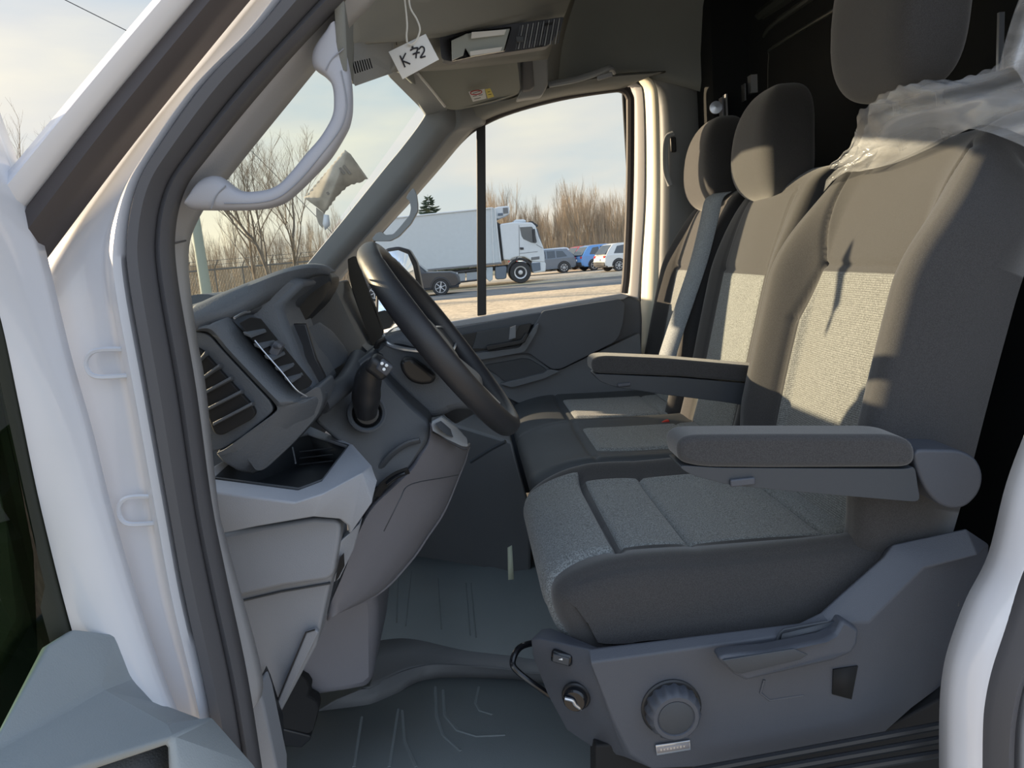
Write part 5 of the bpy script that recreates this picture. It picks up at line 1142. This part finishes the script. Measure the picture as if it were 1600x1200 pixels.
cu = tprism('cooling_unit', [(772,325),(778,323),(794,321.5),(796,324),(796,334),(793,336),(779,342),(775,342)], m_tw, y0=TY+.3, w=1.8, bevel=.06)
mb = MB(); mb.box(P(782,335,TY+.28), (.25,.05,.12)); mb.build('cooling_unit_mark', m_tank, cu)
mb = MB(); mb.box(P(790,329,TY+.28), (.25,.05,.28)); mb.build('cooling_grille', m_steel, cu)
cab_ = tprism('cab', [(781,351),(784,349.5),(802,347),(831,347.5),(837,353),(842,370),(849,386),(851,400),(851.5,410),(832,409),(826,405),(819,401.5),(808,401.5),(800,404),(797,407),(787,406)], m_tw, bevel=.06, seg=3)
tprism('bumper', [(831,409),(851,409),(853,412),(852.5,424),(834,427),(831,418)], m_tw, y0=TY+.02, w=TW-.04, bevel=.04)
tprism('step_panel', [(830,411),(844,410),(845,422),(832,425)], m_tank, y0=TY-.02, w=.1, bevel=.02)
tprism('grille_vent', [(830,402),(843,400.5),(843,405),(830,406.5)], m_steel, y0=TY-.02, w=.05, bevel=.01)
w_ = tprism('cab_window', [(812,355),(831,354),(835,360),(839,378),(837,380),(830,379),(818,373.5),(815,369)], m_glassd, y0=TY-.015, w=.05, bevel=.01)
tprism('cab_mirror', [(832.5,358),(836,357.5),(837.5,378),(834,378.5)], m_clad, y0=TY-.3, w=.2, bevel=.02)
tprism('windscreen', [(838.5,357),(840,357),(848,384),(846.5,385)], m_glassd, y0=TY+.12, w=TW-.24, bevel=.01)
tprism('sun_visor_bar', [(827,346),(832,345.5),(841,352),(840,354.5),(836,353),(830,349)], m_clad, y0=TY+.05, w=TW-.1, bevel=.02)
tprism('roof_hatch', [(802,345.5),(806,343),(818,342.5),(822,344.5),(822,347),(802,348)], m_tw, y0=TY+.5, w=1.4, bevel=.05)
tprism('door_handle', [(812,386.5),(818,386.5),(818.5,390),(813,390.5)], m_clad, y0=TY-.03, w=.06, bevel=.01)
for pts in ([(811,352),(811.5,400)],[(838,382),(848,388)],[(812,396),(840,393)]):
    mb = MB(); mb.tube([P(x,y,TY-.005) for x,y in pts], .012, 5); mb.build('door_seam', m_steel, cab_)
tprism('cab_back_gap', [(775,346),(782,350),(788,406),(784,408)], m_clad, y0=TY+.3, w=1.8, bevel=.02)
tprism('chassis', [(600,433),(836,410),(836,416),(600,441)], m_clad, y0=TY+.5, w=1.4, bevel=.02)
for k, (x0, x1) in enumerate(((705,727),(729,747))):
    tprism('side_guard', [(x0, 428.5-(x0-705)*.1),(x1, 428.5-(x1-705)*.1),(x1, 440.5-(x1-705)*.1),(x0, 441.5-(x0-705)*.1)], mat('grey_guard_panel_%d' % k, (.30,.33,.36), .6), y0=TY+.02, w=.08, bevel=.01)
mb = MB(); mb.tube([P(700,427,TY), P(760,420,TY)], .05, 6); mb.build('guard_rail', m_clad, tk)
mb = MB(); mb.tube([P(700,443,TY), P(752,437,TY)], .05, 6); mb.build('guard_rail', m_clad, tk)
tprism('fuel_tank', [(774,417),(790,415.5),(792,418),(791.5,434),(789,436),(776,437),(774,434)], m_tank, y0=TY+.05, w=.6, bevel=.05)
tprism('battery_box', [(758,418),(770,417),(770,437),(765,440),(760,436)], mat('pale_box', (.42,.48,.52), .6), y0=TY+.1, w=.5, bevel=.03)
for x, yy in ((813.6,428),(640,443.5),(606,447)):
    c = P(x, yy, TY); r = .545
    for side, y in ((-1, TY + .16), (1, TY + TW - .16)):
        mb = MB(); mb.lathe([(-.15,r*.6),(-.15,r*.94),(-.1,r),(.1,r),(.15,r*.94),(.15,r*.62),(.10,r*.58)], (c.x, y, GZ+.02+r), (0, side, 0), 32); ty = mb.build('wheel', m_tyre, tk)
        mb = MB(); mb.lathe([(.08,r*.60),(.15,r*.60),(.14,r*.5),(.05,r*.42),(.05,r*.25),(.16,r*.2),(.17,0)], (c.x, y, GZ+.02+r), (0, side, 0), 24); mb.build('rim', m_rim, ty)
        mb = MB()
        for k in range(10):
            a = 2*pi*k/10; mb.lathe([(0,.025),(.03,.02),(.03,0)], (c.x + cos(a)*r*.33, y + side*.06, GZ+.02+r + sin(a)*r*.33), (0, side, 0), 6)
        mb.build('wheel_bolts', m_steel, ty)
    mb = MB(); mb.tube([Vector((c.x + cos(a)*(r+.1), TY + .1, GZ+.05+r + sin(a)*(r+.1))) for a in [pi*(i/12) for i in range(13)]], .07, 6); mb.build('mudguard', m_clad, tk)

# ---- bare trees
m_bark = mat('bare_tree_bark', (.15,.12,.09), .9, var=.3, vscale=2); m_bark2 = mat('pale_birch_thicket_bark', (.30,.235,.165), .9, var=.35, vscale=.4)
m_twig = m_bark
def tree_mesh(name, h, seed, spread=.55, levels=5, trunk=.12, m=m_bark, upright=.3, forks=3, base_clear=.25, sides=4):
    rnd = random.Random(seed); mb = MB()
    def grow(p, d, length, r, lv):
        n = 4 if lv < 2 else 3; pts = [p]; q = p.copy(); dd = d.copy()
        for i in range(n):
            dd = (dd + Vector((rnd.uniform(-1,1), rnd.uniform(-1,1), rnd.uniform(-.4,.8))) * .16 + Vector((0,0,upright*.1))).normalized()
            q = q + dd * (length / n); pts.append(q.copy())
        mb.tube(pts, [r * (1 - .5 * i / n) for i in range(n + 1)], sides if lv < 2 else 3, caps=False)
        if lv >= levels: return
        k = forks + (1 if lv == 0 else 0) + rnd.choice((0, 1))
        for j in range(k):
            t = rnd.uniform(base_clear if lv == 0 else .25, 1.0) if j else 1.0
            i = min(n - 1, int(t * n)); pp = pts[i].lerp(pts[i + 1], min(1, t * n - i)) if t < 1 else pts[-1]
            a = rnd.uniform(0, 2*pi); s = spread * rnd.uniform(.6, 1.3)
            nd = (dd + Vector((cos(a), sin(a), 0)) * s + Vector((0,0,upright * rnd.uniform(0,.6)))).normalized()
            grow(pp, nd, length * rnd.uniform(.55, .78), r * (.62 if j == 0 else .42), lv + 1)
    grow(Vector((0,0,0)), Vector((0,0,1)), h * .42, trunk, 0)
    me = bpy.data.meshes.new(name); me.from_pydata([tuple(v) for v in mb.v], [], mb.f); me.materials.append(m); me.update(); return me
def put(me, name, label, loc, rot=0, s=1.0, cat='tree', group=None):
    o = bpy.data.objects.new(name, me); COL.objects.link(o); o.location = loc; o.rotation_euler = (0, 0, rot); o.scale = (s, s, s); return tag(o, label, cat, group)
bigA = tree_mesh('big_tree_a', 8.5, 3, .62, 6, .17, upright=.25, base_clear=.3)
bigB = tree_mesh('big_tree_b', 8.0, 8, .50, 6, .15, upright=.35)
bigC = tree_mesh('big_tree_c', 7.0, 21, .45, 6, .10, upright=.5)
def gx(px, Y): return P(px, 400, Y).x
put(bigA, 'bare_tree', 'large spreading bare tree seen through the windshield below the grab handle', (gx(418,42), 42, GZ), .4, 1.0)
put(bigB, 'bare_tree', 'second large bare tree just left of the far windshield pillar', (gx(462,40), 40, GZ), 1.9, 1.0)
put(bigC, 'bare_tree', 'slim bare tree standing above the grab handle in the windshield', (gx(396,52), 52, GZ), .9, 1.35)
put(bigC, 'bare_tree', 'bare tree crown at the left edge outside the open door', (gx(28,26)-.6, 26, GZ), 2.2, 1.12)
put(bigB, 'bare_tree', 'thin bare tree outside beside the outer windshield pillar', (gx(66,34), 34, GZ), .3, .98)
thin = [tree_mesh('thin_tree_%d' % i, 7.2, 40 + i, .28, 4, .07, m=m_bark2, upright=.9, forks=4, base_clear=.15, sides=3) for i in range(5)]
rt = random.Random(5)
for i in range(105):
    px = 755 + 250 * (i + rt.random()) / 105; Y = rt.uniform(72, 96)
    put(thin[i % 5], 'woodland_tree', 'bare leafless tree in the woodland behind the parked cars', (gx(px, Y), Y, GZ), rt.uniform(0, 6.28), rt.uniform(.72, 1.02) * (1.0 + .12 * sin(px * .05)), group='woodland trees behind the parked cars')
for i in range(60):
    px = 270 + 330 * (i + rt.random()) / 60; Y = rt.uniform(66, 86)
    put(thin[(i * 3) % 5], 'woodland_tree', 'bare leafless sapling behind the barbed wire fence', (gx(px, Y), Y, GZ), rt.uniform(0, 6.28), rt.uniform(.62, .92), group='saplings behind the fence')
put(thin[2], 'woodland_tree', 'taller slender bare tree rising over the truck cooling unit', (gx(782, 80), 80, GZ), 1, 1.12)
# undergrowth, beyond counting
mb = MB(); ru = random.Random(9)
for i in range(5200):
    side = ru.random()
    px = ru.uniform(740, 1010) if side < .6 else ru.uniform(-40, 620); Y = ru.uniform(70, 92) if side < .6 else ru.uniform(64, 86)
    x = gx(px, Y); h = ru.uniform(1.6, 4.8); a = ru.uniform(0, 6.28); w = ru.uniform(.012, .03)
    p = Vector((x, Y, GZ)); q = p + Vector((ru.uniform(-.5,.5), ru.uniform(-.5,.5), h)); u = Vector((cos(a), sin(a), 0)) * w; w2 = Vector((-sin(a), cos(a), 0)) * w
    mb.add([p + u, p - u*.5 + w2, p - u*.5 - w2, q], [(0,1,3),(1,2,3),(2,0,3)])
me = bpy.data.meshes.new('brush'); me.from_pydata([tuple(v) for v in mb.v], [], mb.f); me.materials.append(m_bark2)
o = bpy.data.objects.new('undergrowth', me); COL.objects.link(o); tag(o, 'dense tangle of thin brown stems between the woodland trees', 'undergrowth', kind='stuff')
# low earth and leaf litter bank closing the wood at the back
v = []; f = []; nb = 60
for i in range(nb):
    x = -75 + 150 * i / (nb - 1)
    for (y, z) in ((93, GZ), (95, GZ + 2.2 + .5 * sin(i * 1.3) + .3 * sin(i * 3.1)), (99, GZ + 3.0 + .5 * sin(i * .9)), (110, GZ)): v.append((x, y + sin(i) * .5, z))
for i in range(nb - 1):
    for j in range(3): f.append((i*4+j, i*4+j+1, (i+1)*4+j+1, (i+1)*4+j))
st(mesh('wood_bank', v, f, mat('brown_wood_bank', (.21,.17,.12), .95, var=.4, vscale=1.2)), 'brown bank closing the woodland behind the trees', 'bank')
# spruce tip over the truck
mb = MB(); rs_ = random.Random(4); c = Vector((gx(678, 62), 62, GZ)); Ht = 6.7
mb.tube([c, c + Vector((0,0,Ht))], [.12, .01], 6)
for k in range(34):
    z = 1.0 + (Ht - 1.1) * k / 34; R__ = (Ht - z) * .62 + .15
    for j in range(9):
        a = rs_.uniform(0, 2*pi); tip = c + Vector((cos(a)*R__, sin(a)*R__, z - R__*.15 + rs_.uniform(-.1,.25))); b0 = c + Vector((0,0,z))
        mb.tube([b0, b0.lerp(tip,.6) - Vector((0,0,.06)), tip], [.03,.05,.01], 3)
        for q in range(5):
            t = .3 + .7*q/5; pp = b0.lerp(tip, t); aa = a + rs_.choice((-1,1))*.8
            mb.tube([pp, pp + Vector((cos(aa),sin(aa),.2))*R__*.25], [.04,.01], 3)
tag(mb.build('spruce_tree', mat('dark_spruce', (.045,.07,.04), .9)), 'dark evergreen tree top showing above the truck box', 'tree')
# fence with angled barbed wire arms
fn = empty('barbed_wire_fence', (-25, 60, GZ), 'grey mesh fence with slanted barbed wire arms beyond the windshield', 'fence')
m_f = mat('fence_steel', (.10,.10,.10), .6); x = -40.0; k = 0
while x < -8:
    mb = MB(); mb.tube([Vector((x,60,GZ)), Vector((x,60,GZ+2.3)), Vector((x+.45,59.6,GZ+2.95))], .05, 6); mb.build('post', m_f, fn); x += 2.1
for i in range(3):
    mb = MB(); q = i / 2; mb.tube([Vector((-40+.45*q, 60-.4*q, GZ+2.32+.62*q)), Vector((-8+.45*q, 60-.4*q, GZ+2.32+.62*q))], .022, 4); mb.build('barbed_wire', m_f, fn)
mb = MB(); mb.tube([Vector((-40,60,GZ+2.25)), Vector((-8,60,GZ+2.25))], .05, 6); mb.build('top_rail', m_f, fn)
mb = MB()
for i in range(150):
    xx = -40 + 32*i/150; mb.tube([Vector((xx,60,GZ)), Vector((xx+1.1,60,GZ+2.25))], .007, 3, caps=False); mb.tube([Vector((xx+1.1,60,GZ)), Vector((xx,60,GZ+2.25))], .007, 3, caps=False)
mb.build('mesh_panel', m_f, fn)
# yard pole
pa_, pb_ = P(303,330,21), P(325,478,21)
mb = MB(); mb.lathe([(0,.15),(8.5,.10)], (pa_.x*.5+pb_.x*.5, 21, GZ), (0,0,1), 16); tag(mb.build('lamp_post', mat('grey_green_pole', (.20,.24,.22), .6)), 'grey green lamp post behind the left side of the windshield', 'post')
# overhead cables
mb = MB(); a, b = P(60,-20,24), P(460,300,46); mb.tube([a, P(98,0,24), P(188,43,26), P(388,230,38), P(436,280,44), b], .012, 4)
a = P(70,-16,22); b = P(210,54,22)
mb = MB(); mb.tube([a, P(188,43,22), b, P(300,100,22)], .016, 4); tag(mb.build('overhead_cable', M['black']), 'thin dark cable crossing the sky at the top left', 'cable')
mb = MB(); mb.tube([P(340,172,40), P(388,231,40), P(436,279,40), P(520,365,40)], .018, 4); tag(mb.build('overhead_cable', M['black']), 'thin dark cable crossing the sky behind the grab handle', 'cable')
